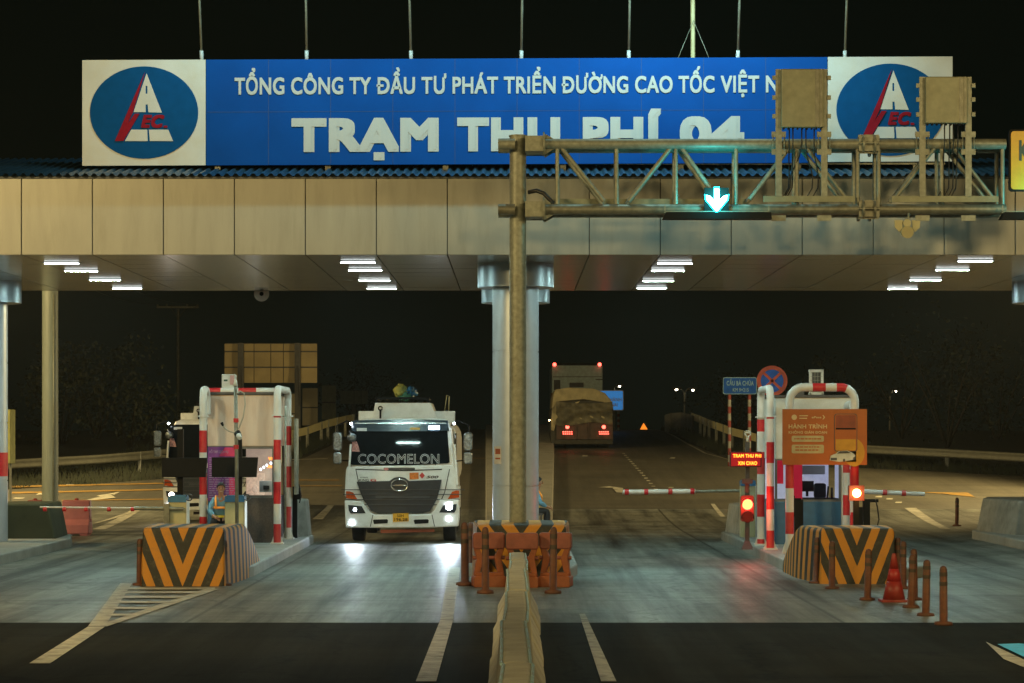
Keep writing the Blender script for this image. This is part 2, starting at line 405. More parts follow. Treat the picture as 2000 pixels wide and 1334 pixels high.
def text_mb(txt, x0, x1, z0, z1, y, bold=.0, depth=.006, shear=0.0, outline=0.0, cap_ref=None):
    """letters standing in the x z plane facing the camera; cap height maps to z0..z1, width to x0..x1"""
    raw = txt; txt = txt.replace('Đ', 'D').replace('Ạ', 'A').replace('Ờ', 'O')
    c = bpy.data.curves.new('t', 'FONT'); c.body = txt; c.size = 1; c.shear = shear
    c.resolution_u = 4
    if outline: c.space_character = 1.04; c.fill_mode = 'NONE'; c.bevel_depth = outline; c.bevel_resolution = 0
    else: c.extrude = 0.0; c.space_character = 1 + bold*2.2
    o = bpy.data.objects.new('t', c); COL.objects.link(o); bpy.context.view_layer.update()
    me = o.to_mesh(); vs = [v.co.copy() for v in me.vertices]; fs = [tuple(p.vertices) for p in me.polygons]
    o.to_mesh_clear()
    spans = []
    for i_, r_c in enumerate(raw):
        if r_c in 'ĐẠỜ' and not outline:
            c.body = txt[:i_+1]; bpy.context.view_layer.update(); g1 = max(v.co.x for v in o.to_mesh().vertices); o.to_mesh_clear()
            c.body = txt[i_]; bpy.context.view_layer.update(); xs_ = [v.co.x for v in o.to_mesh().vertices]; o.to_mesh_clear()
            spans.append((g1-(max(xs_)-min(xs_)), g1, r_c))
    c.body = 'H'; bpy.context.view_layer.update(); m2 = o.to_mesh(); ch = max(v.co.y for v in m2.vertices); cb = min(v.co.y for v in m2.vertices); o.to_mesh_clear()
    bpy.data.objects.remove(o); bpy.data.curves.remove(c)
    xa, xb = min(v.x for v in vs), max(v.x for v in vs)
    for (gx0, gx1, ch_) in spans:
        n0 = len(vs)
        if ch_ == 'Ờ':
            c_ = gx0+(gx1-gx0)*.40; z_ = ch+.06
            vs += [Vector((c_-.10, z_+.13, 0)), Vector((c_+.0, z_, 0)), Vector((c_+.07, z_, 0)), Vector((c_+.01, z_+.13, 0))]
            vs += [Vector((gx1-.10, ch-.10, 0)), Vector((gx1+.0, ch-.09, 0)), Vector((gx1+.055, ch+.02, 0)), Vector((gx1+.045, ch+.08, 0)), Vector((gx1-.005, ch+.08, 0)), Vector((gx1-.0, ch-.0, 0))]
            fs.append((n0, n0+1, n0+2, n0+3)); fs.append(tuple(range(n0+4, n0+10))); continue
        if ch_ == 'Đ': q = (gx0-.06, gx0+(gx1-gx0)*.45, cb+(ch-cb)*.46, cb+(ch-cb)*.54, -.0003); xa = min(xa, gx0-.06)
        else: c_ = (gx0+gx1)/2; q = (c_-.05, c_+.05, cb-.20, cb-.12, 0)
        vs += [Vector((q[0], q[2], 0)), Vector((q[1], q[2], 0)), Vector((q[1], q[3], 0)), Vector((q[0], q[3], 0))]
        fs.append((n0, n0+1, n0+2, n0+3))
    xa -= bold; xb += bold; ch += bold; cb -= bold
    kx, kz = (x1-x0)/(xb-xa), (z1-z0)/(ch-cb)
    mb = MB()
    if bold and not outline:
        vs = [Vector((min(v.x, 1e9), v.y, v.z)) for v in vs]
    mb.add([(x0+(v.x-xa)*kx, y-(v.z if outline else 0)*min(kx, kz), z0+(v.y-cb)*kz) for v in vs], fs)
    if bold and not outline:
        # thicken the strokes: shifted sheets, each half a millimetre behind the last
        base = list(mb.v); q = 0; steps = (-1, -.5, 0, .5, 1) if bold > .035 else (-1, 0, 1)
        for ix in steps:
            for iz in steps:
                if ix == 0 and iz == 0: continue
                q += 1; mb.add([(v.x+ix*bold*kx, v.y+.0005*q, v.z+iz*bold*kz) for v in base], fs)
    elif not outline and depth:
        # give the letters a thin body behind the face
        be = {}
        for f in fs:
            for i in range(len(f)):
                a, b = f[i], f[(i+1)%len(f)]; k = (min(a,b), max(a,b)); be.setdefault(k, []).append((a,b))
        n = len(vs); mb.v += [Vector((v.x, v.y+depth, v.z)) for v in mb.v[:n]]
        for k, e in be.items():
            if len(e) == 1:
                a, b = e[0]; mb.f.append([b, a, a+n, b+n]); mb.mi.append(0); mb.sm.append(False)
    return mb

def ellipse_pts(cx, cz, rx, rz, n=56): return [(cx+rx*math.cos(2*math.pi*i/n), cz+rz*math.sin(2*math.pi*i/n)) for i in range(n)]

# ------------------------------------------------------------------ ground, roads, markings
def grid_sheet(name, m, y0, y1, xl, xr, dy=1.0, nx=6, lift=0.0):
    mb = MB(); ys = []; y = y0
    while y < y1 - 1e-6: ys.append(y); y += dy if y < 140 else dy*12
    ys.append(y1)
    vs = []; fs = []
    for yy in ys:
        a, b = xl(yy), xr(yy)
        for i in range(nx+1): vs.append((a+(b-a)*i/nx, yy, gz(yy)+lift))
    for j in range(len(ys)-1):
        for i in range(nx):
            k = j*(nx+1)+i; fs.append((k, k+1, k+nx+2, k+nx+1))
    mb.add(vs, fs, True)
    return struct(mb.build(name, m))
def interp(tab):
    def f(y):
        if y <= tab[0][0]: return tab[0][1]
        for (a, va), (b, vb) in zip(tab, tab[1:]):
            if y <= b: return va+(vb-va)*(y-a)/(b-a)
        return tab[-1][1]
    return f
grid_sheet('terrain', TERR, -30, 700, lambda y: -280, lambda y: 280, lift=-.05)
Lp = sorted([(G(*p).y, G(*p).x) for p in ((0,957),(320,936),(480,920),(590,897),(640,873),(690,851))])
Rp = sorted([(G(*p).y, G(*p).x) for p in ((2000,930),(1700,915),(1560,912),(1425,899),(1345,866),(1302,845))])
Lf, Rf = interp([(60,-40)] + Lp + [(400, -22)]), interp([(60,40)] + Rp + [(400, 6)])
grid_sheet('road', ASPH, 30, 300, Lf, Rf, lift=0.0)
grid_sheet('concrete_apron', CONCG, 30.9, 70.6, lambda y: -24, lambda y: 24, lift=.006, dy=.5)
grid_sheet('foreground_road', FOREASPH, -25, 30.9, lambda y: -24, lambda y: 24, lift=.004)

def mark(pts, m=LINEW, n=10, lift=.014, name='road_marking'):
    """pts: quad given in photo pixels, near-left, near-right, far-right, far-left"""
    mb = MB(); a, b, c, d = [Vector(p) for p in pts]; vs = []
    for i in range(n+1):
        t = i/n
        # even steps on the ground, not in the picture
        l0, l1 = G(a.x, a.y), G(d.x, d.y); r0, r1 = G(b.x, b.y), G(c.x, c.y)
        for p in (l0.lerp(l1, t), r0.lerp(r1, t)): vs.append((p.x, p.y, gz(p.y)+lift))
    mb.add(vs, [(2*i, 2*i+1, 2*i+3, 2*i+2) for i in range(n)])
    return struct(mb.build(name, m))
mark([(57,1298),(98,1298),(205,1226),(172,1226)]); mark([(172,1225.5),(205,1225.5),(258,1141),(235,1141)], lift=.015)
mark([(186,1226),(209,1226),(428,1153),(400,1153)], lift=.018)
for yy, xa, xb in ((1203,206,262),(1190,214,300),(1178,222,334),(1168,230,365),(1159,238,395),(1151.5,244,420)):
    mark([(xa,yy+2.6),(xb,yy+2.6),(xb,yy-1.5),(xa,yy-1.5)], n=1, lift=.02)
mark([(812,1334),(852,1334),(885,1213),(860,1213)]); mark([(860,1212),(885,1212),(899,1110),(876,1110)])
mark([(1174,1334),(1204,1334),(1148,1213),(1135,1213)]); mark([(1135,1212),(1148,1212),(1142,1200),(1131,1200)])
mark([(1960,1290),(2010,1310),(2010,1296),(1925,1256)], n=3)
mark([(1948,1262),(2006,1290),(2006,1262),(1990,1260)], m=CYANP, n=3, lift=.02)
# far side lines
mark([(20,953),(20,949.5),(330,943.5),(330,945.5)], m=LINEY); mark([(20,965),(20,961.8),(330,955.5),(330,957.8)], m=LINEY)
mark([(120,979.5),(120,977.5),(330,974.8),(330,976.4)], m=LINEY)
mark([(180,1035),(205,1035),(275,997),(255,997)]); mark([(180,1024),(188,1024),(262,1001),(250,1001)], lift=.02)
for p in ([(25,975),(45,975),(49,972.5),(30,972.5)], [(70,967),(90,967),(96,964),(76,964)], [(125,949),(140,949),(144,946.5),(130,946.5)]): mark(p, n=2)
def arrow_mark(poly, lift=.016):
    mb = MB(); vs = [G(*p) for p in poly]; mb.add([(p.x,p.y,gz(p.y)+lift) for p in vs], [tuple(range(len(poly)))])
    return struct(mb.build('road_marking', LINEW))
arrow_mark([(165,978),(196,971),(188,969),(235,961.5),(224,967),(216,966.5),(226,973),(172,979)])
arrow_mark([(1168,953),(1190,950.5),(1217,954),(1216,963),(1204,963),(1196,953.5)])
mark([(570,899),(640,897),(640,896),(570,898)], n=3); mark([(572,939),(662,939),(662,937.8),(572,937.8)], m=LINEY, n=3)
mark([(572,950.4),(668,950.4),(668,949.2),(572,949.2)], m=LINEY, n=3); mark([(610,1015),(630,1015),(652,988),(640,988)])
mark([(884,880),(940,880),(940,879),(884,879)], m=LINEY, n=2); mark([(905,896),(952,896),(952,895),(905,895)], m=LINEY, n=2)
k = 0; y = 956.0
while y > 883:
    t = (956-y)/(956-883); x = 1281 - 66*t
    w = 8 - 3*t
    mark([(x-w/2,y+.9),(x+w/2,y+.9),(x+w/2,y-.7),(x-w/2,y-.7)], n=1); y -= 5.6 - 2.0*t
for x, y in ((1142,891),(1313,895),(1310,953)):
    mark([(x-6,y+1.2),(x+5,y+1.2),(x+6,y-1),(x-3,y-1)], n=1)
for a, b, w in (((1304,846),(1340,866),3), ((1340,866),(1378,886),3), ((1378,886),(1424,898),3)):
    mark([(a[0]-w,a[1]),(a[0]+w,a[1]+.5),(b[0]+w,b[1]+.5),(b[0]-w,b[1])], n=6)
for x, y in ((1717,971),(1738,975),(1756,982)): mark([(x-8,y+1.5),(x+5,y+1.5),(x+6,y-1.3),(x-6,y-1.3)], n=1)
mark([(1838,1034),(1856,1034),(1790,993),(1766,993)]); mark([(1850,966),(1905,972),(1890,963),(1795,962)], m=LINEY, n=3)
mark([(1407,1010),(1417,1010),(1396,985),(1388,985)])
mark([(1062,880),(1064.5,880),(1052,850),(1050.5,850)], m=LINEW, n=6)

# islands
def island(pts, h=.2):
    mb = MB(); ii = pts
    mb.prismz(ii, -.02, h)
    o = struct(mb.build('pavement', PAVE)); bev(o, .03); return o
island([(-5.85,39.6),(-6.2,41.5),(-6.85,47.5),(-6.78,53.4),(-6.3,54.3),(-4.9,54.3),(-4.45,53.5),(-4.42,41),(-4.6,39.6)])
island([(4.9,39.9),(4.75,41),(4.73,55.3),(5.1,56.3),(6.7,56.3),(7.05,55.3),(7.05,41),(6.4,39.9)])
island([(-.62,40),(-.84,41.5),(-.84,58),(-.74,60),(.95,60),(1.08,58),(1.08,41.5),(.9,40)])
island([(-14,34),(-9.9,38.5),(-9.47,42.5),(-9.5,51.8),(-9.85,53.8),(-14,53.8)])
island([(14,41.3),(11.1,42.5),(10.6,45.5),(10.6,56),(11.0,57.2),(14,57.2)])
# rear median beyond the island, a low kerb running uphill
mb = MB(); ys = [60+1.5*i for i in range(40)]
vs, fs = [], []
for yy in ys:
    xl = -.72 + (yy-60)*(-.012); xr = .93+(yy-60)*.018
    for x, z in ((xl, 0), (xl+.03, .25), (xr-.03, .25), (xr, 0)): vs.append((x, yy, gz(yy)+z-.01))
for j in range(len(ys)-1):
    for i in range(3): a = j*4+i; fs.append((a, a+1, a+5, a+4))
mb.add(vs, fs); struct(mb.build('median_strip', PAVE))

def nose(name, x0, x1, y0, length, top, fl, fr, cm, label, back_top=.35, wl=0., wr=0.):
    """blunt concrete island nose; x0..x1 front, flares to the island behind"""
    mb = MB(); n = 14; secs = []
    for j in range(n+1):
        t = j/n
        y = y0 + length*t
        xl = x0 - wl*math.sin(min(1, t*1.6)*math.pi/2); xr = x1 + wr*math.sin(min(1, t*1.6)*math.pi/2)
        zt = top - (top-back_top)*max(0, (t-fl)/(1-fl))**1.2
        lean = .015
        prof = [(xl, 0), (xl-.0, .12), (xl+lean*.4, zt*.6), (xl+lean, zt-.03), (xl+lean+.04, zt), (xr-lean-.04, zt), (xr-lean, zt-.03), (xr-lean*.4, zt*.6), (xr, .12), (xr, 0)]
        secs.append([(x, y + (z*.09 if j == 0 else (z*.09*(1-t))), z) for x, z in prof])
    m = len(secs[0]); vs = [p for s in secs for p in s]; fs = []
    for j in range(n):
        for i in range(m-1): a = j*m+i; fs.append((a, a+m, a+m+1, a+1))
    fs.append(tuple(range(m))); fs.append(tuple(range((n+1)*m-1, n*m-1, -1)))
    mb.add(vs, fs)
    o = mb.build(name, cm, origin=((x0+x1)/2, y0, 0)); bev(o, .04, 3)
    return tag(o, label, 'barrier')
cmL = chevron_mat('chevron worn', .0, .71, 2.5, .2, .0)
cmR = chevron_mat('chevron weathered', -.02, .69, 2.5, .16, .09)
cmM = chevron_mat('chevron dusty', .0, .56, 1.4, .2, .1)
nose('barrier_nose', -5.92, -4.60, 38.3, 4.2, .93, .45, 0, cmL, 'blunt concrete island nose with bold V stripes in front of the cream booth', .25, .12, .14)
nose('barrier_nose', 4.93, 6.14, 38.9, 3.6, .90, .4, 0, cmR, 'blunt striped concrete island nose behind the cluster of orange posts and the cone', .25, .22, .12)
nose('barrier_nose', -.62, .84, 38.9, 3.6, .96, .6, 0, cmM, 'striped concrete island nose at the gantry mast behind the orange plastic barriers', .4, .1, .1)

# plain concrete wedges on the outer and inner island ends
MOSSSHADE = mat('shaded mossy concrete', (.045, .05, .025), .85, var=.3, vscale=3, bump=.3, dirt=(.03,.035,.02), damt=.6)  # mossy green, with the wall's shade also put into the dark tone
def wedge(name, pts, hts, label, m=None):
    mb = MB(); n = len(pts)
    lean = .12
    cx = sum(p[0] for p in pts)/n; cy = sum(p[1] for p in pts)/n
    top = [(p[0]+(cx-p[0])*lean, p[1]+(cy-p[1])*lean*.3, h) for p, h in zip(pts, hts)]
    vs = [(p[0], p[1], .0) for p in pts] + top
    fs = [tuple(range(n-1,-1,-1)), tuple(range(n, 2*n))] + [(i, (i+1)%n, (i+1)%n+n, i+n) for i in range(n)]
    mb.add(vs, fs); o = mb.build(name, m or CONC, origin=(cx, cy, 0)); bev(o, .04, 2)
    return tag(o, label, 'barrier')
wedge('concrete_barrier', [(-13,51.4),(-9.72,51.4),(-9.86,53.6),(-13,53.6)], [.94]*4, 'dark mossy concrete wall on the far left island beside the pale round mast', MOSSSHADE)
wedge('concrete_barrier', [(-6.3,52.2),(-4.78,52.2),(-4.48,52.7),(-4.47,53.5),(-4.85,54.2),(-6.3,54.2)], [1.0]*6, 'sloping concrete island end behind the red and white posts of the cream booth')
wedge('concrete_barrier', [(4.95,53.6),(6.9,53.6),(6.95,56.2),(5.15,56.2),(4.78,55.2)], [.85]*5, 'pale concrete island end behind the traffic light lane gate')
wedge('concrete_barrier', [(11.0,53.2),(14,53.2),(14,57.1),(11,57.1),(10.65,55.9)], [.95]*5, 'rough concrete island wall at the far right edge behind the lone post')

# ------------------------------------------------------------------ canopy
YF, YB, ZS = 42.5, 53.1, 5.57
can = thing('toll_canopy', 'long flat toll plaza canopy clad in beige panels over all the lanes', 'canopy', (0, 47.8, ZS))
mb = MB()
for k in range(-5, 20):
    xa = -8.67 + 1.248*k
    mb.box((xa+.624, YF+.02, ZS+.67), (1.236, .04, 1.34))
bev(mb.build('fascia', FASCIA, can), .006, 1)
mb = MB(); mb.box((.9, YF+.10, ZS+.665), (31.2, .08, 1.30)); mb.box((.9, YB-.02, ZS+.6), (31.2, .04, 1.2)); mb.build('fascia_backing', BLACK, can)
mb = MB()
for k in range(-5, 20):
    xa = -8.67 + 1.248*k
    for j in range(9):
        ya = YF + .05 + j*1.17
        mb.box((xa+.624, ya+.585, ZS+.012), (1.23, 1.155, .02), rx=R(random.uniform(-.12,.12)), ry=R(random.uniform(-.1,.1)))
mb.build('soffit', SOFFIT, can)
mb = MB(); mb.box((.9, (YF+YB)/2, ZS+.06), (31.1, YB-YF-.3, .03)); mb.build('soffit_backing', BLACK, can)
# corrugated roof, eave at the front, rising to the back
mb = MB(); n = 31*26; vs, fs = [], []
for i in range(n+1):
    x = -14.7 + i*31.2/n
    ph = (i % 4)
    z = .045 if ph in (1, 2) else 0
    for yy in (YF-.16, 46.2): vs.append((x, yy, ZS+1.40 + (yy-YF)*.185 + z))
for i in range(n): fs.append((2*i, 2*i+2, 2*i+3, 2*i+1))
mb.add(vs, fs); mb.build('roof', ROOFBLUE, can)
mb = MB(); mb.box((.9, YF+.05, ZS+1.36), (31.2,.1,.03)); mb.build('parapet', mat('dark parapet', (.10,.11,.12), .6), can)
mb = MB(); mb.box((.05, 45.0, ZS+1.93), (13.3, .05, .36)); mb.build('rear_panel', mat('rusty cream sheet', (.42,.34,.22), .6, dirt=(.25,.1,.04), damt=.6), can)
for (cx, cy) in ((0.02,45),(0.02,50.2),(-10.96,50.2),(11.05,50.2),(-10.96,45),(11.05,45)):
    mb = MB(); z = .2; k = 0
    # drum cap bottom at ZS-.43
    seams = [.2, 1.46, 3.95, ZS-.43+.02] if cx < 5 and cx > -5 else [.2, 1.46, 2.66, 3.9, ZS-.43+.02]
    for a, b in zip(seams, seams[1:]):
        mb.cyl((cx, cy, a+.012), (cx, cy, b-.012), .43, n=48)
    mb.cyl((cx, cy, .19), (cx, cy, ZS-.4), .415, n=32)
    if cx < -5:
        pass
    c_ = mb.build('column', COLUMN, can)
    mb = MB(); mb.cyl((cx, cy, ZS-.43), (cx, cy, ZS), .71, n=64); cp = mb.build('column_cap', CAPM, c_)
    if cx < -5:
        mb = MB(); mb.cyl((cx, cy, 1.55), (cx, cy, 2.04), .434, n=48); mb.build('red_band', RED, c_)
mb = MB(); mb.rbox((-.31, 44.66, 2.03), (.13,.012,.33), .01); ntc = mb.build('notice', mat('notice paper', (.42,.40,.40), .5), can)
mb = MB(); mb.box((-.31, 44.652, 2.10), (.09,.004,.10)); mb.box((-.31, 44.652, 1.97), (.09,.004,.03)); mb.build('print', mat('poster dark red', None), ntc)
mb = text_mb('P', -10.52-.12, -10.46, .78, .90, 49.77, .02)

# sign above the canopy
YS = 43.5; sS = FP/YS
sg = thing('toll_sign', 'long blue and white rooftop sign naming the toll station', 'sign', (0.05, YS+.1, 7.26))
def S(px, py): return ((px-1005)/sS, CAMH-(py-850)/sS)
def flat(pts, y, d=.01):
    mb = MB(); return mb.prism([S(*p) for p in pts], y-d, y)
tilt = lambda x: -(x-1010)*.0042
def rect(x0, x1, y0, y1): return [(x0, y0+tilt(x0)), (x1, y0+tilt(x1)), (x1, y1+tilt(x1)), (x0, y1+tilt(x0))]
mb = flat(rect(403.5,1615,115,321), YS, .06); bp_ = mb.build('blue_panel', BLUESIGN, sg)
mb = MB()
for i in range(1, 10):
    x = 403.5+i*121.2; m = flat(rect(x, x+.9, 115.5, 320.5), YS-.0605, .001); mb.add(m.v, m.f)
m = flat(rect(404, 1614, 217, 217.8), YS-.0618, .0008); mb.add(m.v, m.f); mb.build('sheet_seams', mat('seam blue', (.002,.03,.13), .6), bp_)
WP = [flat(rect(162,402.5,115,321), YS, .07).build('white_panel', SIGNWHITE, sg), flat(rect(1616,1859,115,319.5), YS, .07).build('white_panel', SIGNWHITE, sg)]
def logo(cx, cy, parent, off=0):
    # every shape is laid 3 mm above the one below
    def q(p): return (cx + (p[0]-805)/2.838, cy + (p[1]-627)/2.838)
    mb = MB(); mb.prism([S(*p) for p in [(cx+105.5*math.cos(a), cy+90*math.sin(a)) for a in [2*math.pi*i/64 for i in range(64)]]], YS-.085, YS-.071)
    e = mb.build('logo_disc', BLUELOGO, parent)
    mb = MB()
    for poly in ([(820,410),(830,436),(824,480),(815,480)], [(820,410),(815,480),(815,523),(815,583),(815,625),(748,625)], [(830,436),(905,628),(830,626),(826,583),(825,523),(824,480)],
                 [(815,523),(825,523),(826,583),(815,583)],
                 [(735,722),(824,722),(826,785),(700,785)], [(833,722),(940,722),(967,785),(838,785)]):
        mb.prism([S(*q(p)) for p in poly], YS-.094, YS-.086)
    mb.build('logo_road', SIGNWHITE, e)
    mb = MB()
    for poly in ([(812,402),(745,625),(715,690),(692,785),(645,785)], [(715,690),(755,634),(782,634),(692,785)]):
        mb.prism([S(*q(p)) for p in poly], YS-.104, YS-.096)
    a, b = S(*q((790,712))), S(*q((918,640)))
    t = text_mb('EC', a[0], b[0], a[1], b[1], YS-.104, .05, .008, shear=.25)
    mb.add(t.v, t.f); a, b = S(*q((915,712))), S(*q((935,700))); mb.box(((a[0]+b[0])/2, YS-.1, (a[1]+b[1])/2), (b[0]-a[0], .008, .04))
    mb.build('logo_lettering', LOGORED, e)
logo(282.5, 221, WP[0]); logo(1738, 215.5, WP[1])
def sign_text(t, x0, x1, yt, yb, bold, y=YS-.075):
    a, b = S(x0, yb), S(x1, yt); m = text_mb(t, a[0], b[0], a[1], b[1], y, bold, .012)
    xm = a[0]
    m.v = [Vector((v.x, v.y, v.z + (v.x-xm)*.0042)) for v in m.v]
    return m
L = MB()
for t, x0, x1 in (('TỔNG CÔNG TY',459,725),('ĐẦU TƯ',736,872),('PHÁT TRIỂN',884,1085),('ĐƯỜNG CAO TỐC',1097,1395),('VIỆT',1407,1482),('NAM',1495,1572)):
    dz = -(x0-459)*.0042; m = sign_text(t, x0, x1, 151.5+dz+1.5, 185+dz+1, .026); L.add(m.v, m.f)
L.build('lettering', LETTER, sg)
L = MB()
for t, x0, x1 in (('TRẠM',570,857),('THU',893,1094),('PHÍ',1138,1291),('04',1327,1453)):
    dz = -(x0-570)*.0042; m = sign_text(t, x0, x1, 232+dz, 298+dz, .055); L.add(m.v, m.f)
L.build('lettering', LETTER, sg)
mb = MB()
for x in (424, 640, 870, 1100, 1330, 1560, 1790):
    X = (x-1005)/sS
    mb.box((X, YS+.1, 7.2), (.10, .08, .5)); mb.box((X, YS+.16, 8.2), (.06, .06, 1.9))
    mb.tube([(X+.05, YS+.1, 7.3), (X+.45, YS+1.4, 8.3)], .03, 6); mb.tube([(X, YS+.15, 8.9), (X, YS+2.3, 7.4)], .03, 6)
mb.box((.05, YS+.06, 7.3), (15.4,.05,.05)); mb.box((.05, YS+.06, 9.0), (15.4,.05,.05)); mb.build('support_frame', GALVD, sg)
# floodlight arms rising from the sign's top edge
LR = (([394,390,.5],'leftmost'),([599,600,.9],'second from the left'),([803,798,.5],'third from the left'),([1018,1022,.7],'above the station name, left of the mast'),([1228,1230,1.5],'fourth from the right, left of the guyed mast'),([1441,1444,1.5],'right of the guyed mast'),([1650,1652,.3],'above the right hand logo'))
for ((x0, x1, pw), lb) in LR:
    X0 = (x0-1005)/sS
    b = Vector((X0, YS+.05, 9.05)); t1 = Vector((X0+(x1-x0)/sS*.5, YS-.25, 10.4)); t2 = Vector((X0, YS-1.2, 11.4)); t3 = Vector((X0, YS-2.4, 11.75))
    f = thing('floodlight_arm', 'thin pole above the blue sign, '+lb, 'light pole', b, 'floodlight poles on the sign')
    mb = MB(); mb.tube([b, b.lerp(t1, .2)], .035, 8); mb.build('sleeve', LETTER, f)
    mb = MB(); mb.tube([b.lerp(t1,.2), t1, t2, t3], .022, 8); mb.build('pole', GALV, f)
    mb = MB(); mb.box(t3+Vector((0,-.15,0)), (.4,.3,.12), rx=R(25)); mb.build('lamp_head', DARK, f)
    ld = bpy.data.lights.new('flood', 'SPOT'); ld.energy = 520*pw; ld.color = (.50, .95, .95); ld.spot_size = R(112); ld.spot_blend = .7; ld.shadow_soft_size = .10
    lo = bpy.data.objects.new('lamp', ld); COL.objects.link(lo); lo.parent = f; lo.location = t3+Vector((0,-.15,-.14))-b
    lo.rotation_euler = (R(32), 0, 0)
X0 = (1361-1005)/sS
f = thing('antenna_mast', 'thick yellowish mast with guy wires standing behind the blue sign', 'mast', (X0, YS+.9, 7.2))
mb = MB(); mb.cyl((X0, YS+.9, 7.2), (X0-.01, YS+.9, 12.5), .042, n=12); mb.build('pole', CABY, f)
mb = MB()
for dx in (-.45, .45): mb.tube([(X0, YS+.8, 10.0), (X0+dx, YS+.8, 8.9)], .006, 5)
mb.build('guy_wire', GALVD, f)

# canopy light strips
names = {-8.3: 'far left group', -2.85: 'group over the white truck lane', 2.93: 'group right of the central column', 8.33: 'far right group'}
rows = {-8.3: (44.3,46.3,49,51.8), -2.85: (44.0,46.1,49.2,51.9), 2.93: (44.2,46.2,49.3,51.7), 8.33: (43.7,46.0,49.0,51.9)}
ordn = ('nearest', 'second', 'third', 'rearmost')
for X, ysr in rows.items():
    for i, yy in enumerate(ysr):
        f = thing('ceiling_light', f'{ordn[i]} white light strip of the {names[X]} under the canopy', 'ceiling light', (X, yy, ZS), 'light strips under the canopy')
        mb = MB(); mb.box((X, yy, ZS-.003), (.68, .16, .012)); mb.build('housing', GALV, f)
        mb = MB(); mb.box((X, yy, ZS-.020), (.62, .07, .024)); mb.mi = [1, 1, 1, 1, 1, 1]; mb.mi[0] = 0; mb.build('diffuser', [LEDW, LEDSIDE], f)

# horn speakers
def horn(px, py, Y, rpx, label):
    p = P(px, py, Y); r = rpx/FP*Y
    f = thing('horn_speaker', label, 'speaker', p)
    mb = MB(); mb.tube([p+Vector((0,-.02,0)), p+Vector((0,.1,0)), p+Vector((0,.22,0)), p+Vector((0,.3,0))], [r, r*.6, r*.3, r*.28], 20); mb.build('horn', CREAM, f)
    mb = MB(); mb.cyl(p+Vector((0,-.03,0)), p+Vector((0,-.022,0)), r*.28, n=14); mb.build('throat', BLACK, f)
    mb = MB(); mb.tube([p+Vector((0,.15,r*.3)), p+Vector((0,.15,r*1.3))], .02, 6); mb.build('bracket', GALVD, f)
horn(511, 574, 53.3, 15, 'round cream horn speaker hanging at the rear edge of the canopy')

# ------------------------------------------------------------------ gantry
YM = 40.0; sM = FP/YM
gan = thing('gantry', 'galvanised cantilever truss gantry with a round mast in the central island', 'gantry', (.05, YM, .96))
def Q(px, py, dy=0): return P(px, py, YM)+Vector((0, dy, 0))
mb = MB(); mx = (1011.5-1005)/sM; mb.cyl((mx, YM, .9), (mx, YM, 7.34), .142, .137, n=40); mb.build('mast', GALV, gan)
mb = MB(); mb.cyl((mx, YM, 7.335), (mx, YM, 7.36), .15, n=40); mb.build('mast_cap', GALV, gan)
for yy, nm in ((285, 'top_chord'), (412, 'bottom_chord')):
    mb = MB()
    for dy in (-.25, .28):
        a, b = Q(1050, yy, dy), Q(1958, yy, dy)
        mb.cyl(a, b, .086, n=20); mb.cyl(Q(973, yy, dy), Q(1006, yy, dy), .088, n=20)
    for xf in (1681, 1703):
        for dy in (-.25, .28): mb.cyl(Q(xf-2, yy, dy), Q(xf+2, yy, dy), .15, n=16)
    for g in range(8):
        a = 2*math.pi*g/8
        for dy in (-.25,):
            c = Q(1692, yy, dy); mb.box(c+Vector((0, math.sin(a)*.11, math.cos(a)*.11)), (.34,.012,.09) if abs(math.cos(a))>.6 else (.34,.09,.012))
    mb.build(nm, GALVD if yy > 400 else GALV, gan)
    # box sleeve and gusset plates at the mast
    mb = MB(); z0 = CAMH-(yy-850)/sM
    mb.cyl(Q(1026, yy, -.2), Q(1064, yy, -.2), .11, n=16); mb.cyl(Q(1060, yy, -.25), Q(1063.5, yy, -.25), .20, n=8)
    mb.box(Q(1045, yy-14, -.1), (.33,.5,.018)); mb.box(Q(1045, yy+14, -.1), (.33,.5,.018)); mb.box(Q(1045, yy, -.36), (.33,.02,.25)); mb.box(Q(1045, yy, .36), (.33,.02,.25))
    for sg_ in (-1, 1):
        mb.prism([(Q(1064,yy).x, z0+sg_*.17), (Q(1064,yy).x, z0+sg_*.09), (Q(1082,yy).x, z0+sg_*.08)], YM-.26, YM-.24)
        mb.prism([(Q(1064,yy).x, z0+sg_*.17), (Q(1064,yy).x, z0+sg_*.09), (Q(1082,yy).x, z0+sg_*.08)], YM+.24, YM+.26)
    mb.build('mast_bracket', GALV, gan)
mb = MB()
for x in (1088,1203,1318,1435,1553,1671,1712,1834,1952):
    mb.cyl(Q(x, 290, -.25), Q(x, 402, -.25), .034, n=10); mb.cyl(Q(x+1, 288, .28), Q(x+1, 405, .28), .034, n=10)
for a, b in (((1097,293),(1178,396)),((1307,293),(1226,396)),((1330,293),(1402,396)),((1540,290),(1462,392)),((1570,290),(1650,392)),((1822,290),(1742,392)),((1855,290),(1935,392))):
    mb.cyl(Q(*a, -.25), Q(*b, -.25), .036, n=10); mb.cyl(Q(*a, .28), Q(*b, .28), .036, n=10)
for x in (1088,1203,1318,1435,1553,1671,1712,1834,1952):
    for yy in (285, 412): mb.cyl(Q(x, yy, -.2), Q(x, yy, .24), .03, n=8)
mb.build('lattice', GALV, gan)
mb = MB(); mb.box(Q(1270, 391, .36), (3.3, .05, .11)); mb.box(Q(1575, 393, -.36), (1.5,.05,.10)); mb.box(Q(1838, 393, -.36), (1.75,.05,.10)); mb.build('cable_tray', BOXM, gan)
mb = MB(); mb.tube([Q(1032,377,-.1), Q(1048,374,-.15), Q(1062,380,-.2), Q(1072,391,-.22), Q(1080,400,-.25)], .035, 8); mb.build('cable', CABLE, gan)

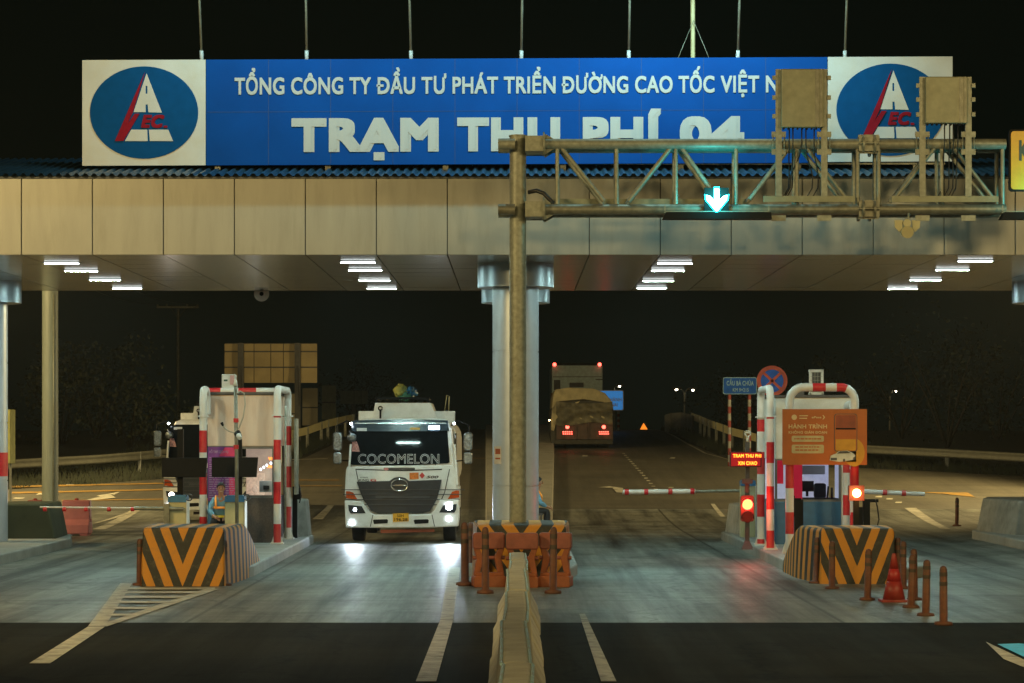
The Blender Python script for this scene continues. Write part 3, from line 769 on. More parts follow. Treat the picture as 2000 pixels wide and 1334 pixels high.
def antenna_box(x0, x1, y0, y1, posts, label, ribs, cx):
    yb = -.42
    c = Q((x0+x1)/2, y1, yb)
    f = thing('equipment_box', label, 'equipment box', c)
    a, b = Q(x0, y1, yb), Q(x1, y0, yb); w, h = b.x-a.x, b.z-a.z
    mb = MB(); mb.box(((a.x+b.x)/2, YM+yb, (a.z+b.z)/2), (w, .14, h)); bev(mb.build('enclosure', BOXM, f), .015)
    mb = MB(); mb.box((b.x-w*.16, YM+yb-.072, (a.z+b.z)/2), (w*.10, .006, h*.97)); mb.box((b.x-w*.07, YM+yb-.072, (a.z+b.z)/2), (w*.05, .012, h*.99)); mb.build('side_groove', GALVD, f)
    mb = MB()
    for k in range(9): mb.box((a.x+w*(.06+.88*k/8), YM+yb, a.z-.012), (.022,.1,.03))
    mb.build('gland', BLACK, f)
    for (pa, pb) in posts:
        mb = MB(); q0, q1 = Q(pa, 388, -.36), Q(pb, 388, -.36); top = Q(pa, y0-1, -.36).z
        mb.box(((q0.x+q1.x)/2, YM-.37, (q0.z+top)/2), (q1.x-q0.x, .05, top-q0.z))
        for zc in (285-17, 285+17, 412+18):
            p = Q((pa+pb)/2, zc, -.37); mb.box(p, ((q1.x-q0.x)*2.3, .035, .09))
        for dx in (-1, 1):
            mb.tube([Q((pa+pb)/2+dx*11, 270, -.38), Q((pa+pb)/2+dx*11, 300, -.38)], .010, 6)
        for zz in (y0+16, y0+(y1-y0)*.48, y0+(y1-y0)*.8):
            side = -1 if pa < (x0+x1)/2 else 1
            mb.box(Q((pa+pb)/2+side*9, zz, -.40), (.06,.05,.07))
        mb.build('mounting_post', GALV, f)
    mb = MB()
    for (xa, xb) in cx:
        mb.tube([Q(xa, y1+1, yb), Q(xa, y1+30, yb), Q(xa+(xb-xa)*.2, 310, yb+.1), Q(xb, 345, yb+.25), Q(xb-2, 370, yb+.2), Q(xb-12, 386, yb+.1)], .011, 6)
    mb.build('cable', CABLE, f)
antenna_box(1520, 1602, 143, 256, ((1510,1522),(1598,1610)), 'taller grey green enclosure on posts above the gantry arm in front of the blue sign', 9, ((1536,1539),(1543,1546),(1568,1585),(1584,1596),(1560,1542)))
antenna_box(1798, 1880, 158, 248, ((1788,1800),(1877,1889)), 'smaller grey green enclosure on posts at the outer end of the gantry arm', 9, ((1836,1838),(1846,1850),(1853,1858),(1862,1864)))

def lane_signal(cx, label):
    c = Q(cx, 425, -.5)
    f = thing('lane_signal', label, 'lane signal', c, 'lane signals on the gantry')
    mb = MB(); mb.prism([(Q(cx-105,434).x, c.z-.076), (Q(cx+105,434).x, c.z-.076), (Q(cx+103,421).x, c.z+.034), (Q(cx-98,421).x, c.z+.034)], YM-.62, YM-.36); mb.build('hood', BLACK, f)
    mb = MB(); mb.box(Q(cx, 418.5, -.5), (1.72, .03, .012)); 
    for dx in (-100, 100): mb.box(Q(cx+dx, 414, -.5), (.02,.03,.12))
    mb.build('rail', GALV, f)
    mb = MB(); mb.box(Q(cx, 397, -.42), (.40, .10, .42)); mb.build('lamp_housing', BLACK, f)
    def sh(k, d, y):
        pts = [(-4.5,22),(4.5,22),(4.5,0),(13,8),(20,10),(19,1),(0,-22),(-19,1),(-20,10),(-13,8),(-4.5,0)]
        return [((cx+x*k-1005)/sM, CAMH-(397-zz*k-850)/sM) for x, zz in pts]
    mb = MB(); mb.prism(sh(1.0, 0, 0), YM-.505, YM-.49); mb.build('arrow', ARROWM, f)
    mb = MB(); mb.prism(sh(1.18, 0, 0), YM-.488, YM-.475); mb.build('arrow_rim', ARROWC, f)
    ld = bpy.data.lights.new('signal light', 'POINT'); ld.energy = 50; ld.color = (.0, .75, .8); ld.shadow_soft_size = .12
    lo = bpy.data.objects.new('lamp', ld); COL.objects.link(lo); lo.parent = f; lo.location = (0, -.25, .3)
lane_signal(1395, 'glowing downward arrow on the gantry arm over the right hand lane')
lane_signal(2046, 'dark signal hood under the yellow plate at the right edge')
f = thing('height_plate', 'orange yellow plate with a dark letter at the right end of the gantry', 'sign', Q(2030, 375, -.3))
a, b = Q(1964, 377, -.3), Q(2110, 257, -.3)
mb = MB(); mb.rbox(((a.x+b.x)/2, YM-.25, (a.z+b.z)/2), (b.x-a.x, .06, b.z-a.z), .05, 4); mb.build('backing', BLACK, f)
mb = MB(); mb.rbox(((a.x+b.x)/2, YM-.29, (a.z+b.z)/2), (b.x-a.x-.06, .012, b.z-a.z-.06), .05, 4); mb.build('face', YELSIGN, f)
a, b = Q(1983, 318, -.3), Q(2007, 278, -.3)
text_mb('K', a.x, b.x, a.z, b.z, YM-.303, .05, .005).build('lettering', mat('dark green letter', (.01,.06,.05), .5), f)
# lamp hanging below the arm
p = Q(1765, 447, -.35)
f = thing('hanging_speaker', 'pair of small cream horns hanging below the gantry arm', 'speaker', p)
mb = MB(); mb.tube([Q(1763,428,-.35), Q(1763,440,-.35)], .012, 6); mb.tube([Q(1768,420,-.35), Q(1767,440,-.35)], .018, 6); mb.build('bracket', GALV, f)
mb = MB(); mb.cyl(Q(1764,440,-.42), Q(1764,440,-.3), .065, n=16); mb.cyl(Q(1764,458,-.46), Q(1764,455,-.3), .10, n=18); mb.build('camera_body', CABY, f)
mb = MB()
for sx in (-1, 1):
    mb.prism([(Q(1765+sx*9,434).x, Q(0,434).z), (Q(1765+sx*25,434).x, Q(0,434).z), (Q(1765+sx*24,446).x, Q(0,448).z), (Q(1765+sx*15,459).x, Q(0,457).z), (Q(1765+sx*10,450).x, Q(0,450).z)], YM-.38, YM-.34)
mb.build('wing', CABY, f)

# pale mast behind the left island
p0 = P(98, 985, 62); mb = MB(); mb.cyl((p0.x, 62, 0), (p0.x, 62, 7.4), .21, .20, n=32)
f = thing('round_mast', 'tall pale round mast standing behind the far left island', 'mast', (p0.x, 62, 0)); mb.build('pole', mat('pale steel pole', (.24,.27,.24), .5, metal=.0, var=.15, stretch=(8,8,.4)), f)
mb = MB(); mb.tube([(p0.x+.12, 61.8, .2), (p0.x+.13, 61.8, 6)], .02, 6); mb.build('conduit', GALV, f)
mb = MB(); mb.cyl((p0.x, 62, 7.2), (p0.x, 62, 7.3), .26, n=24); mb.build('flange', GALVD, f)

# ------------------------------------------------------------------ concrete median blocks
mb = MB(); Lb = 1.98
prof = [(-.27,0),(-.27,.08),(-.155,.30),(-.105,.76),(-.085,.80),(.085,.80),(.105,.76),(.155,.30),(.27,.08),(.27,0)]
m_ = len(prof); vs = [(x, 0, z) for x, z in prof]+[(x, Lb, z) for x, z in prof]
fs = [tuple(range(m_)), tuple(range(2*m_-1, m_-1, -1))] + [(i, i+m_, i+m_+1, i+1) for i in range(m_-1)]
fs = [f_ if k < 2 else f_ for k, f_ in enumerate(fs)]
mb.add(vs, fs); body = mb
blk0 = None
blab = ['first median block at the orange barrier, farthest along the row', 'second median block from the orange barrier', 'third median block from the orange barrier', 'fourth median block from the orange barrier', 'fifth median block from the orange barrier', 'sixth median block, halfway to the bottom edge', 'seventh median block, lower half of the row', 'eighth median block, close to the bottom edge', 'ninth median block, crossing the bottom edge', 'nearest median block at the bottom edge']
for i in range(10):
    y = 33.0 - 2.0*(i+1) + .01
    if blk0 is None:
        blk0 = thing('median_block', blab[0], 'barrier', (0,0,0), 'concrete blocks along the median')
        o = body.build('block', CONCB, blk0); bev(o, .018, 2)
        pm = MB()
        for sx in (-1, 1): pm.box((sx*.099, Lb/2, .779), (.02, Lb-.03, .03), ry=sx*R(35))
        pm.build('edge_paint', PALEBLUE, blk0)
        b_ = blk0
    else: b_ = copy_tree(blk0)
    b_['label'] = 'pale concrete ' + blab[i]
    b_.location = (.04 - .012*i*.4 + random.uniform(-.010, .010), y, 0); b_.rotation_euler = (0, 0, R(random.uniform(-.7, .7)))
    b_.scale = (1, 1, 1+random.uniform(-.012, .012))

# plastic barriers round the central nose
def plastic(name='plastic_barrier', w=.51, h=.86):
    f = thing(name, '', 'barrier', (0,0,0), 'orange plastic barriers round the central nose')
    mb = MB(); mb.rbox((0, 0, h-.13), (w, .16, .26), .04); bev(mb.build('top_rail', mat('faded orange plastic', (.22,.065,.045), .5, var=.2, vscale=7, dirt=(.2,.07,.05), damt=.5), f), .02)
    mb = MB(); mb.rbox((0, 0, .09), (w, .36, .18), .03); mb.box((0,0,.2),(w*.9,.26,.06)); bev(mb.build('foot', ORANGEP, f), .015)
    mb = MB(); mb.cyl((-w/2, 0, .46), (w/2, 0, .46), .03, n=10); mb.build('mid_rail', mat('faded orange plastic', None), f)
    mb = MB()
    for sx in (-1, 1):
        mb.prism([(sx*(w/2-.01), .18), (sx*(w/2-.10), .18), (sx*(w/2-.17), .46), (sx*(w/2-.10), .62), (sx*(w/2-.01), .62), (sx*(w/2-.06), .46)], -.06, .06)
    bev(mb.build('strut', ORANGEP, f), .01)
    return f
pl0 = plastic()
plist = [(-.41, 38.28, 8, 'left orange plastic barrier of the three at the gantry mast'), (.12, 38.12, 0, 'middle orange plastic barrier directly behind the concrete median'), (.65, 38.28, -10, 'right orange plastic barrier of the three at the gantry mast')]
for i, (x, y, a, lb) in enumerate(plist):
    o = pl0 if i == 0 else copy_tree(pl0)
    o.location = (x, y, 0); o.rotation_euler = (0, 0, R(a)); o['label'] = lb
# bollards
bo = thing('bollard', '', 'bollard', (0,0,0), 'flexible orange posts')
mb = MB(); mb.tube([(0,0,0),(0,0,.04),(0,0,.05),(0,0,.70),(0,0,.735),(0,0,.75)], [.12,.11,.052,.048,.038,.015], 16); mb.build('post', BOLLARD, bo)
mb = MB()
for z in (.50, .62): mb.cyl((0,0,z), (0,0,z+.05), .0515, n=16, cap=False)
mb.build('reflective_band', DARKBAND, bo)
bl = [(273,1144,'beside the left edge of the striped nose before the cream booth'),(439,1144,'at the right corner of the striped nose before the cream booth'),(908,1144,'beside the white truck lane, left of the orange barriers'),(918,1122,'behind another post at the left end of the orange barriers'),(948,1160,'in front of the left orange plastic barrier'),(1080,1160,'in front of the right orange plastic barrier'),
 (1594,1140,'before the dark flank of the right hand striped nose'),(1625,1151,'before the left half of the right hand striped nose'),(1694,1173,'standing alone before the middle of the right hand striped nose'),(1753,1140,'behind the traffic cone, farthest of its row'),(1764,1151,'just behind the traffic cone'),(1786,1173,'in the middle of the row right of the cone, farther one'),(1779,1188,'in the middle of the row right of the cone, nearer one'),(1808,1204,'second nearest of the row right of the cone'),(1843,1221,'nearest of the row right of the cone'),(1869,1028,'standing alone beside the far right island wall')]
for i, (px, py, lb) in enumerate(bl):
    o = bo if i == 0 else copy_tree(bo)
    o.location = G(px, py); o['label'] = 'orange brown flexible post ' + lb
    o.rotation_euler = (R(random.uniform(-1.5,1.5)), R(random.uniform(-2,2)), random.random()*6)
    if i == 2: o.scale = (1.25,1.25,1.35)
    if i == 3: o.scale = (1.15,1.15,1.2)
    if i == 4 or i == 5: o.scale = (1.1,1.1,1.35)
p = G(1746, 1176)
f = thing('traffic_cone', 'dirty red orange traffic cone among the posts on the right', 'cone', p)
mb = MB(); mb.box(p+Vector((0,0,.02)), (.40,.40,.04)); bev(mb.build('base', REDP, f), .01)
mb = MB(); mb.tube([p+Vector((0,0,.04)), p+Vector((0,0,.30))], [.16,.105], 24); mb.cur = 1; mb.tube([p+Vector((0,0,.30)), p+Vector((0,0,.48))], [.106,.07], 24); mb.cur = 0; mb.tube([p+Vector((0,0,.48)), p+Vector((0,0,.68)), p+Vector((0,0,.70))], [.069,.03,.022], 24)
mb.build('cone_body', [REDP, mat('cone band', (.34,.02,.02), .5)], f)
# red water barriers at left
def water_barrier(px0, px1, pyt, pyb, Y, label, m):
    a, b = P(px0, pyb, Y), P(px1, pyt, Y); f = thing('water_barrier', label, 'barrier', ((a.x+b.x)/2, Y, a.z))
    w, h, cx = b.x-a.x, b.z-a.z, (a.x+b.x)/2
    mb = MB(); mb.prismx([(Y-.26, a.z+.04),(Y-.24, a.z+h*.3),(Y-.13, a.z+h*.45),(Y-.10, b.z-.02),(Y+.10, b.z-.02),(Y+.13, a.z+h*.45),(Y+.24, a.z+h*.3),(Y+.26, a.z+.04)], a.x+.01, b.x-.01)
    bev(mb.build('shell', m, f), .03, 3)
    mb = MB()
    for k in (.2, .8): mb.box((a.x+w*k, Y, a.z+.04), (.18,.5,.08))
    mb.box((b.x, Y-.05, a.z+h*.42), (.04,.1,.07)); mb.build('lug', m, f)
    mb = MB(); mb.cyl((cx, Y, b.z-.03), (cx, Y, b.z+.02), .05, n=12); mb.build('filler_cap', REDP, f)
water_barrier(122, 178, 975, 1046, 57.8, 'faded red water filled barrier standing at the left island end', PINKP)
water_barrier(54, 84, 975, 1000, 63, 'top of a second faded red barrier seen behind the dark concrete wall', PINKP)

# ------------------------------------------------------------------ striped guard pipes
def striped(pts, first, seglen, r, n=14, start_white=True):
    """resample a path into short pieces with alternate materials"""
    pts = [Vector(p) for p in pts]; out = [pts[0]]; ms = []; d = 0.0
    for a, b in zip(pts, pts[1:]):
        Ls = (b-a).length; k = max(1, int(Ls/.04))
        for i in range(k):
            out.append(a.lerp(b, (i+1)/k)); d += Ls/k
            t = (d - first)/seglen
            idx = int(math.floor(t)) if d > first else -1
            ms.append((idx % 2) if start_white else ((idx+1) % 2))
    return out, ms
def arc(c, u, v, r, a0, a1, n=8):
    return [Vector(c)+Vector(u)*r*math.cos(R(a0+(a1-a0)*i/n))+Vector(v)*r*math.sin(R(a0+(a1-a0)*i/n)) for i in range(n+1)]
def guard_leg(parent, x, y, z0, z1, depth, first=.5, seg=.43, r=.075, white_first=True, single=False):
    """upright that bends back over the island in a loop"""
    rb = .22
    pts = [Vector((x, y, z0))] + arc((x, y+rb, z1-rb), (0,-1,0), (0,0,1), rb, 0, 90) + arc((x, y+depth-rb, z1-rb), (0,0,1), (0,1,0), rb, 0, 90) + [Vector((x, y+depth, z0))]
    if single: pts[-1] = Vector((x, y+depth, z1-.5))
    o_, ms = striped(pts, first, seg, r, start_white=white_first)
    # loop top stays white
    ms = [0 if (o_[i].z > z1-.55) else ms[i] for i in range(len(ms))]
    mb = MB(); mb.tube(o_, r, 16, ms); mb.build('post', [WHITE, RED], parent)
    mb = MB()
    for yy in ((y,) if single else (y, y+depth)): mb.cyl((x, yy, z1-.55), (x, yy, z1-.525), r+.035, n=16); mb.box((x, yy, z0+.015), (r*3.4, r*3.4, .03)); mb.prism([(x-.12, z0+.03),(x+.12, z0+.03),(x+r, z0+.16),(x-r, z0+.16)], yy-.006, yy+.006)
    mb.build('flange', WHITE, parent)
gl = thing('pipe_barrier', 'red and white striped guard pipes round the cream toll booth', 'guard rail', (-5.6, 49, .2))
guard_leg(gl, -6.26, 48.6, .2, 3.32, .6, first=.17, white_first=False, single=True)
guard_leg(gl, -4.80, 48.9, .2, 3.34, 2.3, first=.42, seg=.43)
mb = MB(); p0, p1 = Vector((-6.35, 49.6, 3.30)), Vector((-4.85, 49.6, 3.30))
o_, ms = striped([p0, p1], .0, .36, .07, start_white=False); mb.tube(o_, .072, 14, ms); mb.build('cross_pipe', [WHITE, RED], gl)
mb = MB(); mb.tube([(-4.68,49.4,.3),(-4.68,49.4,3.0)], .02, 6); mb.build('conduit', GALV, gl); mb = MB(); mb.box((-4.62, 51.2, 1.95), (.05,.5,1.6)); mb.build('side_plate', GALV, gl)
gr = thing('pipe_barrier', 'red and white striped guard pipes round the booth with the orange poster', 'guard rail', (5.8, 46, .2))
guard_leg(gr, 4.93, 46.6, .2, 3.30, 1.8, first=.38, seg=.43)
YA = 45.0
rb = .26; xa, xb = 5.12, 6.33; zt = 3.29
pts = [Vector((xa, YA, .2))] + arc((xa+rb, YA, zt-rb), (-1,0,0), (0,0,1), rb, 0, 90) + arc((xb-rb, YA, zt-rb), (0,0,1), (1,0,0), rb, 0, 90) + [Vector((xb, YA, .2))]
o_, ms = striped(pts, .35, .43, .08)
ms = []
for i in range(len(o_)-1):
    q = (o_[i]+o_[i+1])/2
    if q.z > zt-.6:
        ms.append(1 if (xa+.42 < q.x < xa+.66 or xa+.86 < q.x < xa+1.08 if q.z > zt-.02 else False) else 0)
    else: ms.append(int((q.z-.2+.08)/.43) % 2)
mb = MB(); mb.tube(o_, .078, 16, ms); mb.build('arch_pipe', [WHITE, RED], gr)
mb = MB()
for x in (xa, xb): mb.cyl((x, YA, zt-.52), (x, YA, zt-.495), .115, n=16); mb.box((x, YA, .215), (.26,.26,.03)); mb.prism([(x-.14,.23),(x+.14,.23),(x+.08,.42),(x-.08,.42)], YA-.006, YA+.006)
mb.build('flange', WHITE, gr)
guard_leg(gr, 6.62, 47.2, .2, 3.0, 1.0, first=.25, seg=.43, white_first=False)

# ------------------------------------------------------------------ booths
def winbox(mb, x0, x1, z0, z1, y, t=.05, d=.05):
    mb.box(((x0+x1)/2, y, z1-t/2), (x1-x0, d, t)); mb.box(((x0+x1)/2, y, z0+t/2), (x1-x0, d, t))
    mb.box((x0+t/2, y, (z0+z1)/2), (t, d, z1-z0-2*t)); mb.box((x1-t/2, y, (z0+z1)/2), (t, d, z1-z0-2*t))
# left booth
YL = 49.4
def BL(px, py): q = P(px, py, YL); return q.x, q.z
bt = thing('toll_booth', 'cream toll booth with a purple poster between the two left lanes', 'booth', (-5.6, YL+1.3, .2))
x0, x1 = BL(405,0)[0], BL(536,0)[0]; zt = BL(0,771)[1]; zw = BL(0,872)[1]
mb = MB(); mb.box(((x0+x1)/2, YL+1.3, (zt+zw)/2), (x1-x0, 2.6, zt-zw)); bev(mb.build('upper_wall', CREAM, bt), .02)
mb = MB(); mb.box(((x0+x1)/2, YL+1.3, zt+.03), (x1-x0+.06, 2.7, .05)); mb.build('roof', DARK, bt)
xm = BL(466,0)[0]; zs = BL(0,972)[1]
mb = MB(); mb.box(((x0+xm)/2, YL+.05, (.2+zw)/2), (xm-x0-.002, .06, zw-.2)); mb.build('side_panel', BOOTHB, bt)
mb = MB(); mb.box(((xm+x1)/2, YL+.05, (.2+zs)/2), (x1-xm-.002, .07, zs-.2)); mb.box((x1-.03, YL+1.35, (.2+zs)/2), (.05, 2.5, zs-.2)); mb.box((x0+.03, YL+1.35, (.2+zs)/2), (.05, 2.5, zs-.2)); mb.box(((x0+x1)/2, YL+2.57, (.2+zs)/2), (x1-x0-.14, .05, zs-.2)); bev(mb.build('lower_panel', BOOTHBR, bt), .01)
mb = MB(); winbox(mb, xm, x1, zs, zw, YL+.05)
wn = mb.build('window_frame', STEELFRAME, bt)
for yy in (YL+1.3, YL+2.5): mb = MB(); mb.box((x1-.03, yy, (zs+zw)/2), (.05,.06,zw-zs)); mb.build('mullion', STEELFRAME, bt)
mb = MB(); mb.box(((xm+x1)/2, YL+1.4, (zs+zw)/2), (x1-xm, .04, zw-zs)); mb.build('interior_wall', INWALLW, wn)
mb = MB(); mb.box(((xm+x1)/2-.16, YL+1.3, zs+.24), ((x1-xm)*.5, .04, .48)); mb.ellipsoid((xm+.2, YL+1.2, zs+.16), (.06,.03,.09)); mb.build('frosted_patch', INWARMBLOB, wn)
mb = MB(); a, b = BL(503,962), BL(530,940); mb.box(((a[0]+b[0])/2, YL+.5, (a[1]+b[1])/2), (b[0]-a[0], .3, b[1]-a[1])); mb.build('machine', BOOTHW, wn)
mb = MB(); a, b = BL(511,957), BL(523,949); mb.box(((a[0]+b[0])/2, YL+.34, (a[1]+b[1])/2), (b[0]-a[0], .01, b[1]-a[1])); mb.build('display', DARK, wn)
mb = MB()
for k, (px, py) in enumerate(((508,917),(514,913),(520,909),(528,905))): q = BL(px,py); mb.ellipsoid((q[0], YL+.12, q[1]), (.022,.01,.03), 10, 6)
mb.build('lamp', HEADS, wn)
a, b = BL(523,899), BL(531,893); text_mb('VI', a[0], b[0], a[1], b[1], YL+.1, .03, 0).build('lettering', LEDTXT, wn)
a, b = BL(521,914), BL(530,909); text_mb('XIN', a[0], b[0], a[1], b[1], YL+.1, .03, 0).build('lettering', LEDTXT, wn)
mb = MB(); mb.box(((xm+x1)/2, YL+.055, (zs+zw)/2), (x1-xm-.1, .008, zw-zs-.1)); 
glm = bpy.data.materials.new('clear pane'); glm.use_nodes = True
gb = glm.node_tree.nodes['Principled BSDF']; gb.inputs['Transmission Weight'].default_value = 1; gb.inputs['Roughness'].default_value = .02; gb.inputs['IOR'].default_value = 1.1; gb.inputs['Base Color'].default_value = (.85,.88,.9,1)
mb.build('pane', glm, wn)
# purple poster
p_ = thing('poster', 'purple and pink notice poster fixed to the front of the cream booth', 'poster', (BL(435,0)[0], YL, BL(0,977)[1]))
a, b = BL(406,978), BL(465,873); w = b[0]-a[0]
mb = MB(); mb.box(((a[0]+b[0])/2, YL-.002, (a[1]+b[1])/2), (w, .015, b[1]-a[1])); mb.build('sheet', PURPLE, p_)
mb = MB(); q0, q1 = BL(428,891), BL(465,874); mb.prism([(q0[0],q0[1]),(q1[0],q0[1]),(q1[0],q1[1]),(q0[0]+.12,q1[1])], YL-.016, YL-.011); q0, q1 = BL(448,972), BL(465,934); mb.box(((q0[0]+q1[0])/2, YL-.013, (q0[1]+q1[1])/2), (q1[0]-q0[0],.004,q1[1]-q0[1])); mb.build('pink_field', PINK, p_)
mb = MB()
for i in range(19):
    z = b[1]-.22-i*.045
    xs = a[0]+.03
    while xs < b[0]-.08:
        wd = random.uniform(.03,.12); mb.box((xs+wd/2, YL-.018, z), (min(wd, b[0]-.03-xs), .003, .014)); xs += wd+.02
q0, q1 = BL(409,885), BL(446,880); t = text_mb('HỖ TRỢ DỊCH VỤ', q0[0], q1[0], q0[1], q1[1], YL-.02, .02, .002); mb.add(t.v, t.f)
mb.build('small_print', POSTTXT, p_)
# AC / reader box on left booth
def meter_box(x0, x1, y0, y1, Y, label, cage=False):
    a, b = P(x0, y1, Y), P(x1, y0, Y); f = thing('equipment_cabinet', label, 'cabinet', ((a.x+b.x)/2, Y, a.z))
    c = ((a.x+b.x)/2, Y, (a.z+b.z)/2); w, h = b.x-a.x, b.z-a.z
    if not cage:
        mb = MB(); mb.box(c, (w, .22, h)); bev(mb.build('case', BOOTHW, f), .015)
        mb = MB(); mb.box((c[0]-w*.22, Y-.114, c[2]+h*.25), (w*.42, .01, h*.36)); mb.build('door', WHITE, f)
        mb = MB(); mb.box((c[0]-w*.2, Y-.121, c[2]+h*.2), (w*.28, .006, h*.09)); mb.build('display', mat('green display', (.03,.09,.07), .2), f)
        mb = MB(); mb.box((c[0]+w*.26, Y-.114, c[2]+h*.22), (w*.3, .01, h*.45)); mb.build('red_label', mat('pinkish label', (.5,.28,.27), .5), f)
    else:
        mb = MB(); winbox(mb, a.x, b.x, a.z, b.z, Y-.1, .05, .04); winbox(mb, a.x+.04, b.x, a.z, b.z, Y+.1, .04, .04)
        for x in (a.x+.03, b.x-.03): mb.box((x, Y, b.z-.02), (.04,.24,.04)); mb.box((x, Y, a.z+.02), (.04,.24,.04))
        mb.build('case', BOOTHW, f)
        mb = MB(); mb.box((c[0]+.02, Y, c[2]), (w*.55,.12,h*.85)); mb.build('unit', DARK, f)
        mb = MB()
        for i in range(6): mb.box((c[0], Y-.12, a.z+h*(.12+.15*i)), (w*.8,.008,.008))
        for i in range(4): mb.box((c[0]-w*.3+w*.2*i, Y-.12, c[2]), (.008,.008,h*.8))
        mb.build('grille', GALV, f)
meter_box(434, 461, 731, 772, 49.9, 'pale metering box with a small display on the cream booth roof')
# slim striped camera pole with cable, standing by the right hand cabinet
pX = P(460, 0, 46.6).x; s_ = FP/46.6
zz = lambda py: CAMH-(py-850)/s_
cp = thing('camera_pole', 'slim dark pole with red clips and a drooping cable before the cream booth', 'pole', (pX, 46.6, .93))
mb = MB(); mb.tube([(pX+.03, 46.6, .2), (pX+.02, 46.6, zz(900)), (pX, 46.6, zz(752))], .035, 10); mb.build('pole', GALVD, cp)
mb = MB()
for py in (821, 873): mb.cyl((pX+.01, 46.6, zz(py+4)), (pX+.01, 46.6, zz(py-4)), .05, n=12)
mb.build('clip', RED, cp)
mb = MB(); mb.tube([(pX, 46.6, zz(754)), (pX, 46.6, zz(745)), (pX, 46.6, zz(741))], [.05,.03,.02], 10); mb.build('finial', BOOTHW, cp)
xz = lambda px, py, dy=-.1: Vector(((px-1005)/s_, 46.6+dy, zz(py)))
mb = MB(); mb.tube([xz(463,770), xz(470,764), xz(478,768), xz(480,790), xz(476,815), xz(468,836), xz(458,845), xz(448,842), xz(440,836), xz(435,828)], .014, 8); mb.build('cable', GREYCABLE, cp)
mb = MB(); mb.tube([xz(437,832), xz(434,825)], [.02,.03], 8); mb.tube([xz(464,846,-.05), xz(470,852,-.2)], [.07,.05], 12); mb.build('camera', BLACK, cp)
mb = MB(); mb.tube([xz(468,850,-.2), xz(472,856,-.26)], [.052,.04], 12); mb.build('camera_hood', WHITE, cp)

# LED boards seen from behind
def led_board(x0, x1, y0, y1, px, ptop, Y, label):
    a, b = P(x0, y1, Y), P(x1, y0, Y); f = thing('message_board', label, 'message board', (P(px,0,Y).x, Y+.12, .2))
    mb = MB(); mb.prism([(a.x, a.z),(b.x-.03, a.z+.0),(b.x, b.z+.0),(a.x, b.z)], Y-.06, Y+.06); bev(mb.build('case', BLACK, f), .01)
    x = P(px,0,Y).x; mb = MB(); mb.box((x, Y+.12, (P(0,ptop,Y).z+.2)/2), (.11, .11, P(0,ptop,Y).z-.2)); mb.build('post', BLACK, f)
    mb = MB(); mb.box((x, Y+.08, (a.z+b.z)/2), (.3,.03,.1)); mb.build('bracket', DARK, f)
led_board(317, 405, 894, 932, 351, 838, 45.9, 'black message board seen from behind in front of the second lorry')
led_board(414, 504, 893, 932, 466, 858, 48.0, 'black message board seen from behind in front of the purple poster')

# gate cabinets and booms
def cabinet(x0, x1, y0, Y, zb, label, ring=True):
    a, b = P(x0, 0, Y), P(x1, y0, Y); f = thing('gate_cabinet', label, 'gate cabinet', ((a.x+b.x)/2, Y, zb))
    c = (a.x+b.x)/2; w = b.x-a.x; zt = b.z
    mb = MB(); mb.box((c, Y, (zb+zt-.13)/2), (w, .36, zt-.13-zb)); bev(mb.build('case', CABY, f), .015)
    mb = MB(); mb.prism([(c-w/2-.005, zt-.13),(c+w/2+.005, zt-.13),(c+w/2, zt-.02),(c+w/2-.05, zt),(c-w/2+.05, zt),(c-w/2, zt-.02)], Y-.19, Y+.19); mb.build('lid', CABB, f)
    mb = MB(); mb.box((c+w/2+.008, Y, (zb+zt-.1)/2), (.014, .38, zt-.1-zb)); mb.build('edge_trim', WHITE, f)
    if ring:
        mb = MB(); mb.tube(arc((c+w/2+.05, Y-.15, zt-.04), (1,0,0), (0,0,1), .06, 0, 350, 12), .012, 6); mb.build('handle', DARK, f)
cabinet(331, 366, 967, 45.4, .2, 'cream gate cabinet with a blue lid behind the left dark boom')
cabinet(441, 479, 967, 47.6, .2, 'cream gate cabinet with a blue lid beside the seated attendant')
def boom(xp, xt, yp, yt, Y, label, m_pole, clip_px, thick=.04, mslim=None, split=None):
    a, b = P(xp, yp, Y), P(xt, yt, Y); f = thing('boom_gate', label, 'barrier boom', a)
    if split:
        c = P(split, yp+(yt-yp)*(split-xp)/(xt-xp), Y)
        mb = MB(); mb.cyl(a, c, thick*.55, n=10); mb.build('inner_arm', mslim, f)
        mb = MB(); mb.cyl(c, b, thick, thick*.9, n=14); mb.build('arm', m_pole, f)
    else:
        mb = MB(); mb.cyl(a, b, thick, thick*.9, n=14); mb.build('arm', m_pole, f)
    mb = MB()
    for x in clip_px:
        c = P(x, yp+(yt-yp)*(x-xp)/(xt-xp), Y); mb.cyl(c+Vector((-.045,0,0)), c+Vector((.045,0,0)), thick+.012, n=14)
    mb.build('red_band', RED, f); return f
bm = boom(362, 78, 993.5, 990.5, 45.15, 'lowered boom with hanging red clips across the far left lane', WHITE, (), .018, GALVD, 262)
mb = MB()
for x in (88,126,168,213,259): c = P(x, 994.5, 45.15); mb.cyl(c+Vector((-.032,0,0)), c+Vector((.032,0,0)), .042, n=12)
mb.build('clip', RED, bm)
mb = MB(); mb.cyl(P(262,993,45.12), P(358,994,45.12), .035, n=12); mb.box(P(326,1003,45.12), (.10,.1,.36)); mb.build('counterweight', GALVD, bm)
boom(1450, 1216, 958.5, 961, 53.0, 'white boom with red bands closing the lane left of the traffic light', WHITE, (1224,1262,1309,1352), .055, GALV, 1358)
mb = MB()
boom(1684, 1806, 960, 965, 51.5, 'white boom with red bands right of the amber beacon', WHITE, (1728,1765), .05)
cabinet(1446, 1474, 937, 52.2, .2, 'pale gate cabinet with a blue lid behind the traffic light', False)

